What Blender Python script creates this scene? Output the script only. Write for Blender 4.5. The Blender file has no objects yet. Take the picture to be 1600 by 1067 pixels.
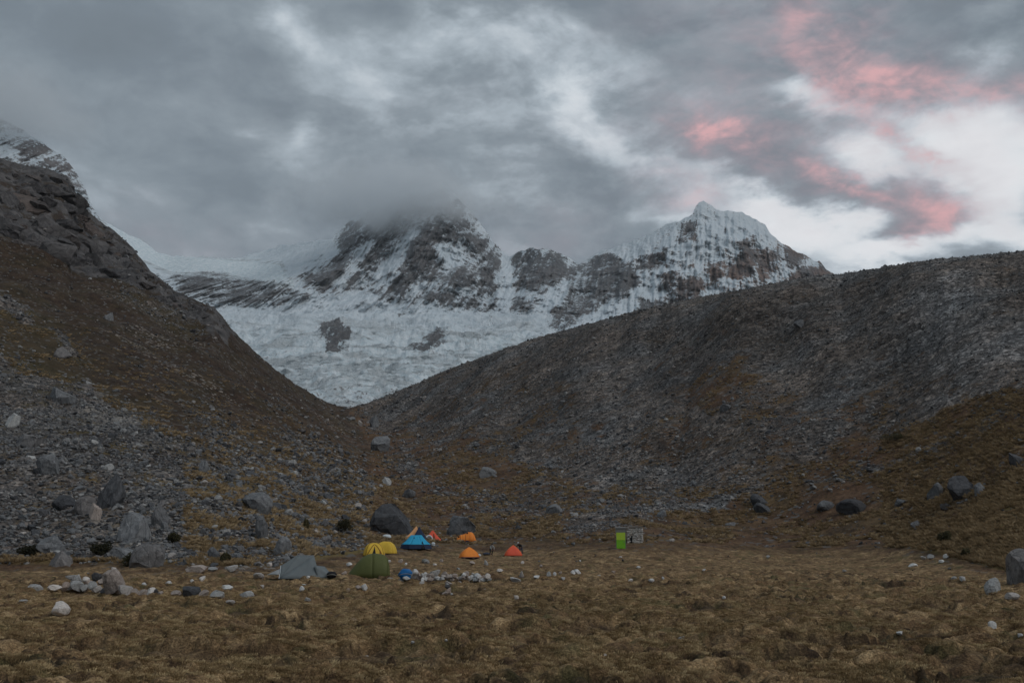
import bpy, bmesh, math, random
import numpy as np
from mathutils import Vector, Matrix

# ------------------------------------------------------------------ camera, sky, sun, exposure
SC = bpy.context.scene
COL = SC.collection
F = 35.0 / 36.0 * 1600.0            # focal length in photograph pixels
CAM_H = 2.8                         # eye height over the meadow
PITCH = math.atan(303.5 / F)        # the meadow's horizon lies at row 837
CP, SP = math.cos(PITCH), math.sin(PITCH)
cam_data = bpy.data.cameras.new('camera')
cam_data.lens = 35.0; cam_data.sensor_width = 36.0
cam_data.clip_start = 0.1; cam_data.clip_end = 30000.0
cam = bpy.data.objects.new('camera', cam_data)
COL.objects.link(cam)
cam.location = (0, 0, CAM_H)
cam.rotation_euler = (math.pi / 2 + PITCH, 0, 0)
SC.camera = cam
SC.view_settings.view_transform = 'Standard'
SC.view_settings.look = 'None'
SC.view_settings.exposure = 0.0
SC.view_settings.gamma = 1.0
SC.cycles.volume_bounces = 6
SC.cycles.max_bounces = 8
SC.cycles.diffuse_bounces = 3
SC.cycles.transparent_max_bounces = 8
SC.cycles.use_denoising = True

SUN_EL, SUN_AZ = math.radians(42), math.radians(125)     # azimuth clockwise from the view direction
sun_data = bpy.data.lights.new('sun', 'SUN')
sun_data.energy = 0.95; sun_data.angle = math.radians(40); sun_data.color = (1.0, 0.985, 0.97)
sun = bpy.data.objects.new('sun', sun_data); COL.objects.link(sun)
sd = Vector((math.sin(SUN_AZ) * math.cos(SUN_EL), math.cos(SUN_AZ) * math.cos(SUN_EL), math.sin(SUN_EL)))
sun.rotation_euler = sd.to_track_quat('Z', 'Y').to_euler()
sun.location = (60, 0, 80)


def ray(px, py):
    a = (px - 800.0) / F; b = (533.5 - py) / F
    return a, CP - b * SP, SP + b * CP


def th_el(px, py):
    a, c, s = ray(px, py)
    return math.atan2(a, c), s / math.hypot(a, c)


class NT:
    """little helper for node trees"""
    def __init__(self, tree):
        self.t = tree; self.n = tree.nodes; self.l = tree.links
    def node(self, typ, **kw):
        nd = self.n.new(typ)
        for k, v in kw.items():
            setattr(nd, k, v)
        return nd
    def put(self, sock, v):
        if isinstance(v, bpy.types.NodeSocket):
            self.l.new(v, sock)
        elif v is not None:
            if hasattr(sock.default_value, '__len__') and not hasattr(v, '__len__'):
                v = (v,) * len(sock.default_value)
            if hasattr(v, '__len__') and len(v) == 3 and len(sock.default_value) == 4:
                v = tuple(v) + (1.0,)
            sock.default_value = v
    def math(self, op, a, b=None, c=None, clamp=False):
        nd = self.node('ShaderNodeMath', operation=op, use_clamp=clamp)
        for i, v in enumerate((a, b, c)):
            if v is not None:
                self.put(nd.inputs[i], v)
        return nd.outputs[0]
    def vmath(self, op, a, b=None, c=None):
        nd = self.node('ShaderNodeVectorMath', operation=op)
        for i, v in enumerate((a, b, c)):
            if v is not None:
                self.put(nd.inputs[i], v)
        return nd.outputs['Value'] if op in ('DOT_PRODUCT', 'LENGTH') else nd.outputs[0]
    def noise(self, vec, scale, detail=4, rough=0.55, dist=0.0, lac=2.0):
        nd = self.node('ShaderNodeTexNoise')
        self.put(nd.inputs['Vector'], vec)
        nd.inputs['Scale'].default_value = scale; nd.inputs['Detail'].default_value = detail
        nd.inputs['Roughness'].default_value = rough; nd.inputs['Distortion'].default_value = dist
        nd.inputs['Lacunarity'].default_value = lac
        return nd.outputs['Fac']
    def voro(self, vec, scale, feature='F1', out='Color', rnd=1.0):
        nd = self.node('ShaderNodeTexVoronoi', feature=feature)
        self.put(nd.inputs['Vector'], vec); nd.inputs['Scale'].default_value = scale
        nd.inputs['Randomness'].default_value = rnd
        return nd.outputs[out]
    def ramp(self, fac, stops, interp='LINEAR'):
        nd = self.node('ShaderNodeValToRGB'); cr = nd.color_ramp; cr.interpolation = interp
        while len(cr.elements) < len(stops):
            cr.elements.new(0.5)
        for e, (p, c) in zip(cr.elements, stops):
            e.position = p
            e.color = tuple(c) + (1.0,) if hasattr(c, '__len__') else (c, c, c, 1.0)
        self.put(nd.inputs[0], fac)
        return nd.outputs[0]
    def mix(self, fac, a, b, mode='MIX'):
        nd = self.node('ShaderNodeMix', data_type='RGBA', blend_type=mode)
        nd.clamp_factor = True
        self.put(nd.inputs[0], fac); self.put(nd.inputs[6], a); self.put(nd.inputs[7], b)
        return nd.outputs[2]
    def step(self, v, lo, hi):
        nd = self.node('ShaderNodeMapRange', interpolation_type='SMOOTHSTEP')
        self.put(nd.inputs[0], v); nd.inputs[1].default_value = lo; nd.inputs[2].default_value = hi
        return nd.outputs[0]


def build_world():
    w = bpy.data.worlds.new('World'); SC.world = w; w.use_nodes = True
    t = NT(w.node_tree); t.n.clear()
    out = t.node('ShaderNodeOutputWorld')
    sky = t.node('ShaderNodeTexSky', sky_type='NISHITA')
    sky.sun_disc = False; sky.sun_elevation = SUN_EL; sky.sun_rotation = SUN_AZ
    sky.altitude = 4300; sky.air_density = 1.0; sky.dust_density = 1.0; sky.ozone_density = 1.0
    bg_sky = t.node('ShaderNodeBackground'); t.l.new(sky.outputs[0], bg_sky.inputs[0])
    bg_sky.inputs[1].default_value = 0.07
    d = t.node('ShaderNodeTexCoord').outputs['Generated']
    d = t.vmath('NORMALIZE', d)
    sx = t.node('ShaderNodeSeparateXYZ'); t.l.new(d, sx.inputs[0])
    mp = t.node('ShaderNodeMapping'); t.l.new(d, mp.inputs[0])
    mp.inputs['Rotation'].default_value = (0, math.radians(24), 0)
    mp.inputs['Scale'].default_value = (1.0, 1.0, 1.9)
    m = mp.outputs[0]
    nA = t.noise(m, 5.0, 7, 0.58, 0.25)
    nB = t.noise(t.vmath('ADD', m, (7.3, 2.1, 4.4)), 5.0, 7, 0.58, 0.25)
    nC = t.noise(t.vmath('ADD', m, (1.3, 9.1, 0.4)), 3.1, 9, 0.56, 0.35)
    nF = t.noise(t.vmath('ADD', m, (3.3, 5.1, 8.4)), 9.0, 9, 0.60, 0.2)
    az = t.math('ARCTAN2', sx.outputs[0], sx.outputs[1])
    el = t.math('ARCSINE', sx.outputs[2])
    az = t.math('MULTIPLY_ADD', t.math('SUBTRACT', nA, 0.5), 0.20, az)
    el = t.math('MULTIPLY_ADD', t.math('SUBTRACT', nB, 0.5), 0.15, el)
    cv = t.node('ShaderNodeCombineXYZ'); t.put(cv.inputs[0], az); t.put(cv.inputs[1], el); cv.inputs[2].default_value = 1.0
    ae = cv.outputs[0]

    def blobs(lst, start):
        acc = start
        for px, py, sxp, syp, rot, amp in lst:
            a, c, s = ray(px, py)
            a0 = math.atan2(a, c); e0 = math.atan2(s, math.hypot(a, c))
            cr, sr = math.cos(math.radians(-rot)), math.sin(math.radians(-rot))   # rot: clockwise on the picture
            wx, wy = sxp / F, syp / F
            u = t.vmath('DOT_PRODUCT', ae, (cr / wx, sr / wx, -(a0 * cr + e0 * sr) / wx))
            v = t.vmath('DOT_PRODUCT', ae, (-sr / wy, cr / wy, -(-a0 * sr + e0 * cr) / wy))
            r2 = t.math('MULTIPLY_ADD', v, v, t.math('MULTIPLY', u, u))
            acc = t.math('MULTIPLY_ADD', t.math('POWER', 0.36788, r2), amp, acc)
        return acc
    bright = [(490, 187, 26, 22, 35, 0.22), (560, 120, 130, 45, 22, 0.22), (660, 50, 90, 50, 0, 0.30), (450, 30, 60, 30, 20, 0.21),
              (860, 160, 110, 50, 25, 0.34), (1000, 240, 150, 28, 27, 0.25), (960, 120, 90, 40, 20, 0.18), (830, 60, 120, 50, 0, 0.14),
              (1260, 365, 150, 38, 18, 0.71), (1335, 250, 60, 42, 20, 0.60), (1255, 135, 70, 24, 20, 0.46),
              (1520, 235, 110, 60, 15, 0.63), (1580, 340, 70, 70, 0, 0.63), (1420, 410, 160, 22, 0, 0.52), (1180, 320, 70, 20, 25, 0.34),
              (1590, 30, 60, 50, 0, 0.25), (1400, 170, 120, 24, 15, 0.29), (1060, 330, 60, 14, 30, 0.23),
              (930, 265, 110, 45, 25, -.12), (780, 255, 120, 60, 20, .12), (1190, 250, 150, 45, 25, -.12), (1430, 320, 90, 50, 20, -.36),
              (1385, 378, 55, 16, 0, -.42), (190, 170, 260, 110, 10, -.12), (300, 350, 260, 50, 5, 0.11), (500, 250, 90, 40, 20, 0.06), (1120, 50, 220, 60, 5, -.06), (1480, 50, 110, 50, 10, -.12),
              (650, 250, 160, 70, 20, -.05), (1330, 330, 60, 18, 20, -.2), (800, 200, 300, 150, 20, .07), (930, 25, 130, 40, 10, -.22), (1560, 260, 120, 100, 0, .22), (1270, 370, 120, 34, 12, .25), (1340, 245, 50, 36, 20, .15), (860, 165, 70, 36, 25, .10), (1300, 100, 350, 120, 20, .05)]
    pink = [(1135, 207, 50, 32, 38, .68), (1290, 293, 72, 22, 36, .64), (1490, 340, 74, 38, 8, .52), (1400, 110, 210, 62, 12, .38), (1370, 120, 80, 26, 15, .10),
            (1280, 60, 170, 40, 25, .18), (1540, 130, 120, 36, 5, .26), (1390, 205, 90, 18, 33, .40), (1445, 245, 38, 18, 20, .36), (1450, 375, 62, 17, 5, .30),
            (1425, 392, 18, 12, 0, .5), (1220, 200, 320, 150, 28, .30), (1450, 330, 200, 90, 15, .06), (1480, 60, 180, 70, 10, .14), (270, 375, 190, 44, 5, .20), (860, 370, 120, 50, 0, .24), (1060, 290, 80, 26, 20, .2), (700, 200, 500, 160, 0, .06)]
    B = blobs(bright, t.math('MULTIPLY_ADD', t.math('SUBTRACT', nC, 0.5), 0.55, 0.36))
    B = t.math('MULTIPLY_ADD', t.math('SUBTRACT', nF, 0.5), 0.78, B)
    nH = t.noise(t.vmath('ADD', m, (6.1, 0.7, 2.4)), 8.0, 10, 0.62, 0.2)
    nG = t.noise(t.vmath('ADD', m, (0.1, 3.7, 6.4)), 24.0, 6, 0.6, 0.3)
    puff = t.math('SUBTRACT', t.step(nH, .42, .60), .5)
    B = t.math('MULTIPLY_ADD', puff, t.math('MULTIPLY_ADD', t.step(az, -.42, .0), .14, .03), B)
    P = blobs(pink, 0.0)
    P = t.math('MULTIPLY', P, t.math('MULTIPLY_ADD', t.math('MULTIPLY_ADD', nG, .5, t.math('MULTIPLY_ADD', nF, .5, -.5)), 5.0, .95), clamp=True)
    grey = t.ramp(t.math('MULTIPLY', B, .7), [(0.0, (.160, .194, .224)), (0.196, (.190, .232, .272)), (0.322, (.262, .312, .355)), (0.44, (.41, .475, .53)),
                      (0.57, (.63, .69, .74)), (0.72, (.82, .85, .88)), (0.95, (.97, .975, .99))])
    pk = t.mix(t.step(P, .2, 1.1), (.42, .33, .375), (.77, .44, .455))
    col = t.mix(t.math('MULTIPLY', t.step(P, -.08, 1.2), .95, clamp=True), grey, pk)
    bg_c = t.node('ShaderNodeBackground'); t.l.new(col, bg_c.inputs[0]); bg_c.inputs[1].default_value = 1.0
    mx = t.node('ShaderNodeMixShader')
    gap = t.step(B, .85, 1.5)
    t.put(mx.inputs[0], t.math('MULTIPLY_ADD', gap, -0.15, 1.0))
    t.l.new(bg_sky.outputs[0], mx.inputs[1]); t.l.new(bg_c.outputs[0], mx.inputs[2])
    t.l.new(mx.outputs[0], out.inputs[0])


build_world()

# ------------------------------------------------------------------ small tools
RNG = np.random.default_rng(11)
random.seed(5)


def _h2(ix, iy, seed):
    h = (ix.astype(np.int64) * 374761393 + iy.astype(np.int64) * 668265263 + seed * 1274126177) & 0xffffffff
    h = ((h ^ (h >> 13)) * 1274126177) & 0xffffffff
    return ((h ^ (h >> 16)) & 0xffff) * (2 * math.pi / 65536.0)


def pn(x, y, seed=0):
    """gradient noise, about -0.7 .. 0.7"""
    fx, fy = np.floor(x), np.floor(y)
    ix, iy = fx.astype(np.int64), fy.astype(np.int64)
    u, v = x - fx, y - fy
    su, sv = u * u * u * (u * (u * 6 - 15) + 10), v * v * v * (v * (v * 6 - 15) + 10)
    r = 0
    for dx in (0, 1):
        for dy in (0, 1):
            a = _h2(ix + dx, iy + dy, seed)
            r = r + (su if dx else 1 - su) * (sv if dy else 1 - sv) * (np.cos(a) * (u - dx) + np.sin(a) * (v - dy))
    return r


def fbm(x, y, seed=0, octv=4, gain=0.5, ridged=False):
    s, a, f = 0, 1.0, 1.0
    for o in range(octv):
        n = pn(x * f + 17.3 * o, y * f - 9.1 * o, seed + o)
        s = s + a * ((0.35 - np.abs(n)) * 1.6 if ridged else n)
        a *= gain; f *= 2.03
    return s


def sstep(v, lo, hi):
    t = np.clip((v - lo) / (hi - lo), 0, 1)
    return t * t * (3 - 2 * t)


def poly_sd(px, py, poly):
    """signed distance in pixels to a polygon (positive inside)"""
    p = np.asarray(poly, float); n = len(p)
    d2 = np.full(px.shape, 1e18); ins = np.zeros(px.shape, bool)
    for i in range(n):
        x1, y1 = p[i]; x2, y2 = p[(i + 1) % n]
        ex, ey = x2 - x1, y2 - y1
        tt = np.clip(((px - x1) * ex + (py - y1) * ey) / (ex * ex + ey * ey + 1e-9), 0, 1)
        d2 = np.minimum(d2, (px - x1 - tt * ex) ** 2 + (py - y1 - tt * ey) ** 2)
        if y1 != y2:
            c = ((y1 > py) != (y2 > py)) & (px < (x2 - x1) * (py - y1) / (y2 - y1) + x1)
            ins ^= c
    d = np.sqrt(d2)
    return np.where(ins, d, -d)


def link(name, me, parent=None):
    o = bpy.data.objects.new(name, me); COL.objects.link(o)
    if parent is not None:
        o.parent = parent
    return o


def tag(o, label=None, cat=None, group=None, kind=None):
    if label: o['label'] = label
    if cat: o['category'] = cat
    if group: o['group'] = group
    if kind: o['kind'] = kind
    return o


def empty(name, loc, rz=0.0):
    o = bpy.data.objects.new(name, None); COL.objects.link(o)
    o.empty_display_size = 0.2
    o.location = loc; o.rotation_euler = (0, 0, rz)
    return o


def mesh_np(name, V, Q, mat=None, smooth=True, attrs=None):
    me = bpy.data.meshes.new(name)
    Q = np.asarray(Q, np.int32); k = Q.shape[1]
    me.vertices.add(len(V)); me.vertices.foreach_set('co', np.asarray(V, np.float32).ravel())
    me.loops.add(Q.size); me.loops.foreach_set('vertex_index', Q.ravel())
    me.polygons.add(len(Q))
    me.polygons.foreach_set('loop_start', np.arange(0, Q.size, k, dtype=np.int32))
    me.polygons.foreach_set('loop_total', np.full(len(Q), k, np.int32))
    me.polygons.foreach_set('use_smooth', np.full(len(Q), smooth, bool))
    for an, arr in (attrs or {}).items():
        at = me.attributes.new(an, 'FLOAT_COLOR', 'POINT')
        at.data.foreach_set('color', np.asarray(arr, np.float32).ravel())
    me.update(calc_edges=True); me.validate()
    if mat: me.materials.append(mat)
    return me


def mesh_py(name, V, Fc, mat=None, smooth=False):
    me = bpy.data.meshes.new(name); me.from_pydata([tuple(v) for v in V], [], Fc)
    me.polygons.foreach_set('use_smooth', [smooth] * len(me.polygons)); me.update()
    if mat: me.materials.append(mat)
    return me

# ------------------------------------------------------------------ materials
def mat_new(name):
    m = bpy.data.materials.new(name); m.use_nodes = True
    t = NT(m.node_tree)
    bs = t.n['Principled BSDF']
    bs.inputs['Roughness'].default_value = 0.9
    bs.inputs['Specular IOR Level'].default_value = 0.2
    return m, t, bs


def bump(t, bs, h, strength, dist):
    b = t.node('ShaderNodeBump'); b.inputs['Strength'].default_value = strength; b.inputs['Distance'].default_value = dist
    t.put(b.inputs['Height'], h); t.l.new(b.outputs[0], bs.inputs['Normal'])


def make_terrain_mat():
    m, t, bs = mat_new('terrain')
    pos = t.node('ShaderNodeNewGeometry').outputs['Position']
    at = t.node('ShaderNodeAttribute', attribute_name='wa'); wa = t.node('ShaderNodeSeparateColor'); t.l.new(at.outputs['Color'], wa.inputs[0])
    at2 = t.node('ShaderNodeAttribute', attribute_name='wb'); wb = t.node('ShaderNodeSeparateColor'); t.l.new(at2.outputs['Color'], wb.inputs[0])
    scree, crag, hill = wa.outputs[0], wa.outputs[1], wa.outputs[2]
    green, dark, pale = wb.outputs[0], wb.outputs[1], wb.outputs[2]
    # turf of the meadow: straw, brown and olive cushions
    n1 = t.noise(pos, 0.22, 5, 0.6); n2 = t.noise(pos, 1.3, 5, 0.62); n3 = t.noise(pos, 9.0, 4, 0.65)
    n4 = t.noise(pos, 20.0, 4, 0.72)
    turf = t.ramp(t.math('MULTIPLY_ADD', n2, 0.65, t.math('MULTIPLY', n3, 0.35)),
                  [(.33, (.036, .021, .012)), (.43, (.128, .076, .038)), (.52, (.285, .184, .092)), (.65, (.52, .36, .195))])
    turf = t.mix(t.step(n1, .46, .70), turf, t.mix(n3, (.10, .056, .028), (.25, .150, .075)))
    gm = t.math('MULTIPLY', t.step(t.noise(t.vmath('ADD', pos, (31., 7., 0.)), 0.45, 5, 0.65), .50, .68), green)
    turf = t.mix(gm, turf, t.mix(n3, (.055, .050, .020), (.16, .140, .060)))
    turf = t.mix(t.math('MULTIPLY', dark, .9), turf, t.mix(gm, (.034, .022, .014), (.040, .040, .015)))  # painted shade of creases and hollows in a peat tone, and the trail
    fib = t.ramp(n4, [(.33, .38), (.5, .95), (.66, 1.75)])
    turf = t.mix(1.0, turf, fib, 'MULTIPLY')
    # dry grass of the hillside and the foot of the moraine
    h2 = t.noise(pos, 0.07, 6, 0.65); h3 = t.math('MULTIPLY_ADD', t.noise(pos, 0.25, 5, 0.7), .5, t.math('MULTIPLY', t.noise(pos, 1.6, 4, 0.75), .5))
    hg = t.ramp(h3, [(.34, (.012, .0075, .005)), (.46, (.036, .022, .0145)), (.56, (.066, .042, .027)), (.68, (.115, .080, .053))])
    hg = t.mix(t.step(h2, .40, .65), hg, t.mix(t.step(h3, .35, .68), (.012, .009, .005), (.095, .066, .036)))
    gcol = t.mix(t.math('MULTIPLY', t.math('MULTIPLY', green, .75), t.step(hill, .7, .98)), hg, t.mix(h3, (.045, .037, .014), (.165, .135, .055)))
    foot = at.outputs['Alpha']
    gcol = t.mix(foot, gcol, t.mix(1.0, gcol, (2.2, 2.0, 1.8), 'MULTIPLY'))
    ground = t.mix(t.step(t.math('MULTIPLY_ADD', t.math('SUBTRACT', n1, .5), 1.2, hill), .25, .75), turf, gcol)
    # loose stones
    v1 = t.voro(pos, 1.2); v2 = t.voro(pos, 3.2); v3 = t.voro(pos, 0.42)
    def val(c):
        s = t.node('ShaderNodeSeparateColor'); t.l.new(c, s.inputs[0]); return s.outputs[0]
    sv = t.math('MULTIPLY_ADD', val(v1), .40, t.math('MULTIPLY_ADD', val(v2), .36, t.math('MULTIPLY', val(v3), .24)))
    sn = t.noise(pos, 0.035, 6, 0.6)
    stone = t.ramp(sv, [(.15, (.024, .023, .023)), (.42, (.083, .081, .081)), (.64, (.160, .156, .155)), (.86, (.36, .35, .34))])
    stone = t.mix(t.step(sn, .36, .58), stone, t.mix(1.0, stone, (.95, .80, .69), 'MULTIPLY'))
    stone = t.mix(t.math('MULTIPLY', pale, t.step(h3, .42, .62)), stone, (.42, .38, .33))
    tn = t.node('ShaderNodeCombineColor'); [t.put(tn.inputs[q], at2.outputs['Alpha']) for q in range(3)]
    stone = t.mix(1.0, stone, tn.outputs[0], 'MULTIPLY')
    sm = t.math('MULTIPLY_ADD', t.math('SUBTRACT', t.noise(pos, 0.16, 7, 0.72), 0.5), 1.5, scree)
    sm = t.step(sm, .38, .62)
    c = t.mix(sm, ground, stone)
    c = t.mix(t.math('MULTIPLY', t.step(pale, .05, .5), t.step(val(t.voro(pos, 1.5)), .84, .90)), c, (.24, .205, .175))
    c = t.mix(t.math('MULTIPLY', hill, t.step(val(t.voro(pos, 1.3)), .92, .95)), c, (.13, .122, .115))
    # bedrock
    mp = t.node('ShaderNodeMapping'); t.l.new(pos, mp.inputs[0]); mp.inputs['Scale'].default_value = (.11, .11, .20); mp.inputs['Rotation'].default_value = (.3, .5, .2)
    cn = t.noise(mp.outputs[0], 1.0, 8, 0.66, 0.4)
    cr = t.ramp(cn, [(.30, (.026, .025, .026)), (.45, (.080, .075, .075)), (.58, (.135, .124, .120)), (.74, (.21, .195, .19))])
    grassy = t.step(t.noise(pos, 0.09, 6, 0.65), .50, .60)
    cr = t.mix(t.math('MULTIPLY', grassy, .8), cr, hg)
    c = t.mix(t.step(t.math('MULTIPLY_ADD', t.math('SUBTRACT', h2, .5), .8, crag), .4, .6), c, cr)
    t.l.new(c, bs.inputs['Base Color'])
    hgt = t.mix(sm, t.math('MULTIPLY_ADD', n4, .04, t.math('MULTIPLY', n3, .10)), t.math('MULTIPLY', sv, .30))
    hgt = t.math('MULTIPLY_ADD', t.math('MULTIPLY', cn, crag), 3.0, hgt)
    bump(t, bs, hgt, .8, 1.0)
    return m


TERRAIN = make_terrain_mat()


# ------------------------------------------------------------------ valley: meadow, hillside, moraine
def tps_fit(X, y, lam=1e-4):
    n = len(X)
    d = np.sqrt(((X[:, None] - X[None]) ** 2).sum(-1))
    K = np.where(d > 0, d * d * np.log(d + 1e-12), 0) + lam * np.eye(n)
    Pm = np.hstack([np.ones((n, 1)), X])
    A = np.zeros((n + 3, n + 3)); A[:n, :n] = K; A[:n, n:] = Pm; A[n:, :n] = Pm.T
    return np.linalg.solve(A, np.concatenate([y, np.zeros(3)]))


def tps_eval(X, w, Q):
    n = len(X); out = np.empty(len(Q))
    for i in range(0, len(Q), 40000):
        q = Q[i:i + 40000]
        d2 = (q[:, None, 0] - X[None, :, 0]) ** 2 + (q[:, None, 1] - X[None, :, 1]) ** 2
        out[i:i + 40000] = (0.5 * d2 * np.log(d2 + 1e-12)) @ w[:n] + w[n] + q @ w[n + 1:]
    return out


CTRL = []           # (theta, ln r, z / r)


def cpt(px, py, d):
    a, c, s = ray(px, py)
    k = d / c; x, y, z = a * k, d, CAM_H + s * k
    r = math.hypot(x, y); CTRL.append((math.atan2(x, y), math.log(r), z / r))


def cz(px, z, d):
    x = (px - 800.0) / F * d / CP; r = math.hypot(x, d)
    CTRL.append((math.atan2(x, d), math.log(r), z / r))


for q in (-700, -300, 0, 200, 400, 600, 800, 1000, 1200, 1400, 1600, 1900, 2300):
    for dd in (4, 9, 18, 32, 50, 66):
        cz(q, 0.0, dd)
for q in (250, 500, 700, 850, 1000, 1200):
    cz(q, 0.0, 84)
for q in (600, 700, 800, 900, 1050):
    cz(q, 0.05, 105)
COLS = [
    (-700, [(700, 120), (400, 210), (150, 330), (20, 430)]),
    (-300, [(880, 92), (700, 140), (500, 225), (300, 340), (110, 480)]),
    (0, [(881, 97), (800, 120), (700, 150), (600, 200), (500, 275), (400, 370), (250, 560)]),
    (120, [(882, 95), (800, 119), (700, 155), (600, 220), (500, 310), (400, 420), (300, 545)]),
    (240, [(884, 91), (800, 118), (700, 165), (600, 250), (500, 370), (432, 500)]),
    (360, [(885, 90), (800, 125), (700, 190), (600, 310), (516, 470)]),
    (480, [(878, 100), (800, 160), (700, 260), (640, 380), (609, 500)]),
    (540, [(862, 120), (760, 190), (680, 400), (637, 660)]),
    (580, [(866, 115), (800, 180), (735, 270), (680, 420), (628, 700)]),
    (620, [(858, 135), (830, 165), (780, 230), (720, 310), (660, 470), (612, 650)]),
    (700, [(871, 129), (845, 152), (790, 215), (700, 310), (640, 400), (577, 560)]),
    (800, [(869, 130), (840, 165), (800, 200), (720, 260), (640, 330), (540, 460)]),
    (1000, [(861, 118), (835, 150), (790, 190), (690, 240), (580, 300), (480, 370)]),
    (1200, [(862, 140), (840, 160), (790, 180), (700, 205), (570, 250), (443, 310)]),
    (1450, [(852, 118), (790, 148), (690, 175), (550, 212), (405, 262)]),
    (1600, [(888, 82), (800, 108), (720, 135), (560, 183), (392, 245)]),
    (1900, [(860, 78), (720, 112), (560, 155), (370, 225)]),
    (2300, [(860, 74), (700, 110), (360, 210)]),
]
for q, lst in COLS:
    for py, d in lst:
        cpt(q, py, d)
    py, d = lst[-1]
    cpt(q, py + 7, d * 1.13); cpt(q, py + 50, d * 1.5)
for th in np.linspace(-1.2, 1.2, 9):
    CTRL.append((th, math.log(1700), 0.035)); CTRL.append((th, math.log(4000), 0.01))
CT = np.array(CTRL)
THS = 2.6                                    # theta against ln r
CX = np.stack([CT[:, 0] * THS, CT[:, 1]], 1)
CW = tps_fit(CX, CT[:, 2], 2e-4)

theta = np.concatenate([np.linspace(-math.pi, -1.05, 26)[:-1], np.linspace(-1.05, -0.62, 50)[:-1], np.linspace(-.62, .62, 840),
                        np.linspace(.62, 1.05, 50)[1:], np.linspace(1.05, math.pi, 26)[1:]])
lr = np.concatenate([np.linspace(math.log(1.5), math.log(13), 22)[:-1], np.linspace(math.log(13), math.log(74), 340)[:-1],
                     np.linspace(math.log(74), math.log(740), 430)[:-1], np.linspace(math.log(740), math.log(1500), 16)[:-1],
                     np.linspace(math.log(1500), math.log(9000), 7)])
NT_, NR = len(theta), len(lr)
TH, LR = np.meshgrid(theta, lr)              # rows: rings
RR = np.exp(LR)
thc = np.clip(TH, -1.1, 1.1)
S = tps_eval(CX, CW, np.stack([(thc * THS).ravel(), LR.ravel()], 1)).reshape(TH.shape)
S *= 1 - sstep(np.abs(TH), 0.95, 1.7)
S *= sstep(LR, math.log(55), math.log(72)) * .999 + .001
S = np.where(RR > 1100, np.minimum(S, .045), S)

SIL = [(-300, 110), (-100, 215), (0, 247), (30, 257), (74, 263), (104, 275), (116, 292), (121, 322), (150, 341), (180, 362), (205, 384), (236, 424), (275, 455),
       (318, 474), (335, 480), (352, 500), (362, 514), (400, 551), (440, 585), (480, 611), (510, 628), (532, 635), (548, 636), (580, 628), (620, 612),
       (700, 577), (760, 555), (830, 530), (900, 511), (1000, 484), (1100, 463), (1200, 445), (1260, 432), (1330, 426), (1400, 414), (1470, 404), (1540, 398), (1600, 392),
       (1800, 380), (2000, 372)]
st = np.array([th_el(*p) for p in SIL])
want = np.interp(theta, st[:, 0], st[:, 1])
wsel = sstep(theta, -.75, -.65) * (1 - sstep(theta, .65, .75))
for it in range(3):
    E = S - CAM_H / RR
    E2 = np.where((RR > 90) & (RR < 900), E, -9)
    ic = E2.argmax(0); cur = E2.max(0); lc = lr[ic]
    k = np.ones(9) / 9; lcs = np.convolve(np.pad(lc, 4, 'edge'), k, 'valid')
    w = sstep(LR - lcs[None], math.log(.55), math.log(.93))
    S = S + w * ((want - cur) * wsel)[None]

X = RR * np.sin(TH); Y = RR * np.cos(TH); Z = S * RR


def project(X, Y, Z):
    z = Z - CAM_H
    dep = Y * CP + z * SP
    dep = np.where(np.abs(dep) < .1, .1, dep)
    return 800 + F * X / dep, 533.5 - F * (-Y * SP + z * CP) / dep, dep


PX, PY, DEP = project(X, Y, Z)
front = (DEP > 1) & (RR < 1050)
crest_r = np.exp(lcs)[None]
# a lobe of debris stands before the brown hillside: step along its upper rim
rim = np.array([(-400, 250), (0, 462), (60, 500), (130, 560), (230, 622), (330, 700), (440, 772), (520, 812), (575, 850), (620, 900), (1700, 1500)], float)
below = PY - np.interp(PX, rim[:, 0], rim[:, 1])
lobe = sstep(below, -5, 7) * (1 - sstep(below, 40, 190)) * sstep(RR, 85, 100) * (PX < 590) * (RR < 420)
Z = Z + lobe * RR * .0045
# pixel-space polygons seed the masks; edges are broken up by noise that lives on the ground
wx = PX + 26 * fbm(X * .03, Y * .03, 3, 4); wy = PY + 20 * fbm(X * .03, Y * .03, 9, 4)


def soft(poly, e):
    return sstep(poly_sd(wx, wy, poly), -e, e) * front


on_left = (PX < np.interp(PY, [400, 632, 700, 760, 840, 900], [900, 540, 578, 585, 575, 560])) & front
meadow_line = np.interp(PX, [-400, 0, 300, 430, 545, 600, 700, 850, 1000, 1200, 1400, 1480, 1600, 1900], [880, 880, 883, 884, 868, 856, 850, 846, 848, 852, 856, 872, 900, 960])
meadow_line = meadow_line + 9 * fbm(X * .06, Y * .03, 15, 4)
meadow = np.where(front & (RR > 60), sstep(PY - meadow_line, -5, 3), 1.0)
meadow = np.where(RR > 1050, 1.0, meadow)
scree_l = soft([(-500, 380), (0, 560), (60, 590), (140, 600), (230, 650), (330, 715), (440, 780), (575, 848), (590, 870), (440, 900), (-500, 890)], 16) * (.61 - .24 * sstep(PX, 220, 430))
scree_l = np.maximum(scree_l, soft([(300, 640), (400, 690), (480, 720), (560, 790), (590, 850), (480, 800), (380, 745), (310, 690)], 22) * .44)
scree_l = np.maximum(scree_l, soft([(420, 630), (560, 720), (600, 790), (540, 790), (450, 700)], 20) * .30)
scree_l = np.maximum(scree_l, soft([(10, 465), (45, 490), (125, 560), (118, 572), (40, 510), (0, 480)], 6) * .75)
scree_l = np.maximum(scree_l, soft([(190, 440), (330, 490), (300, 520), (190, 470)], 14) * .42)
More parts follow.
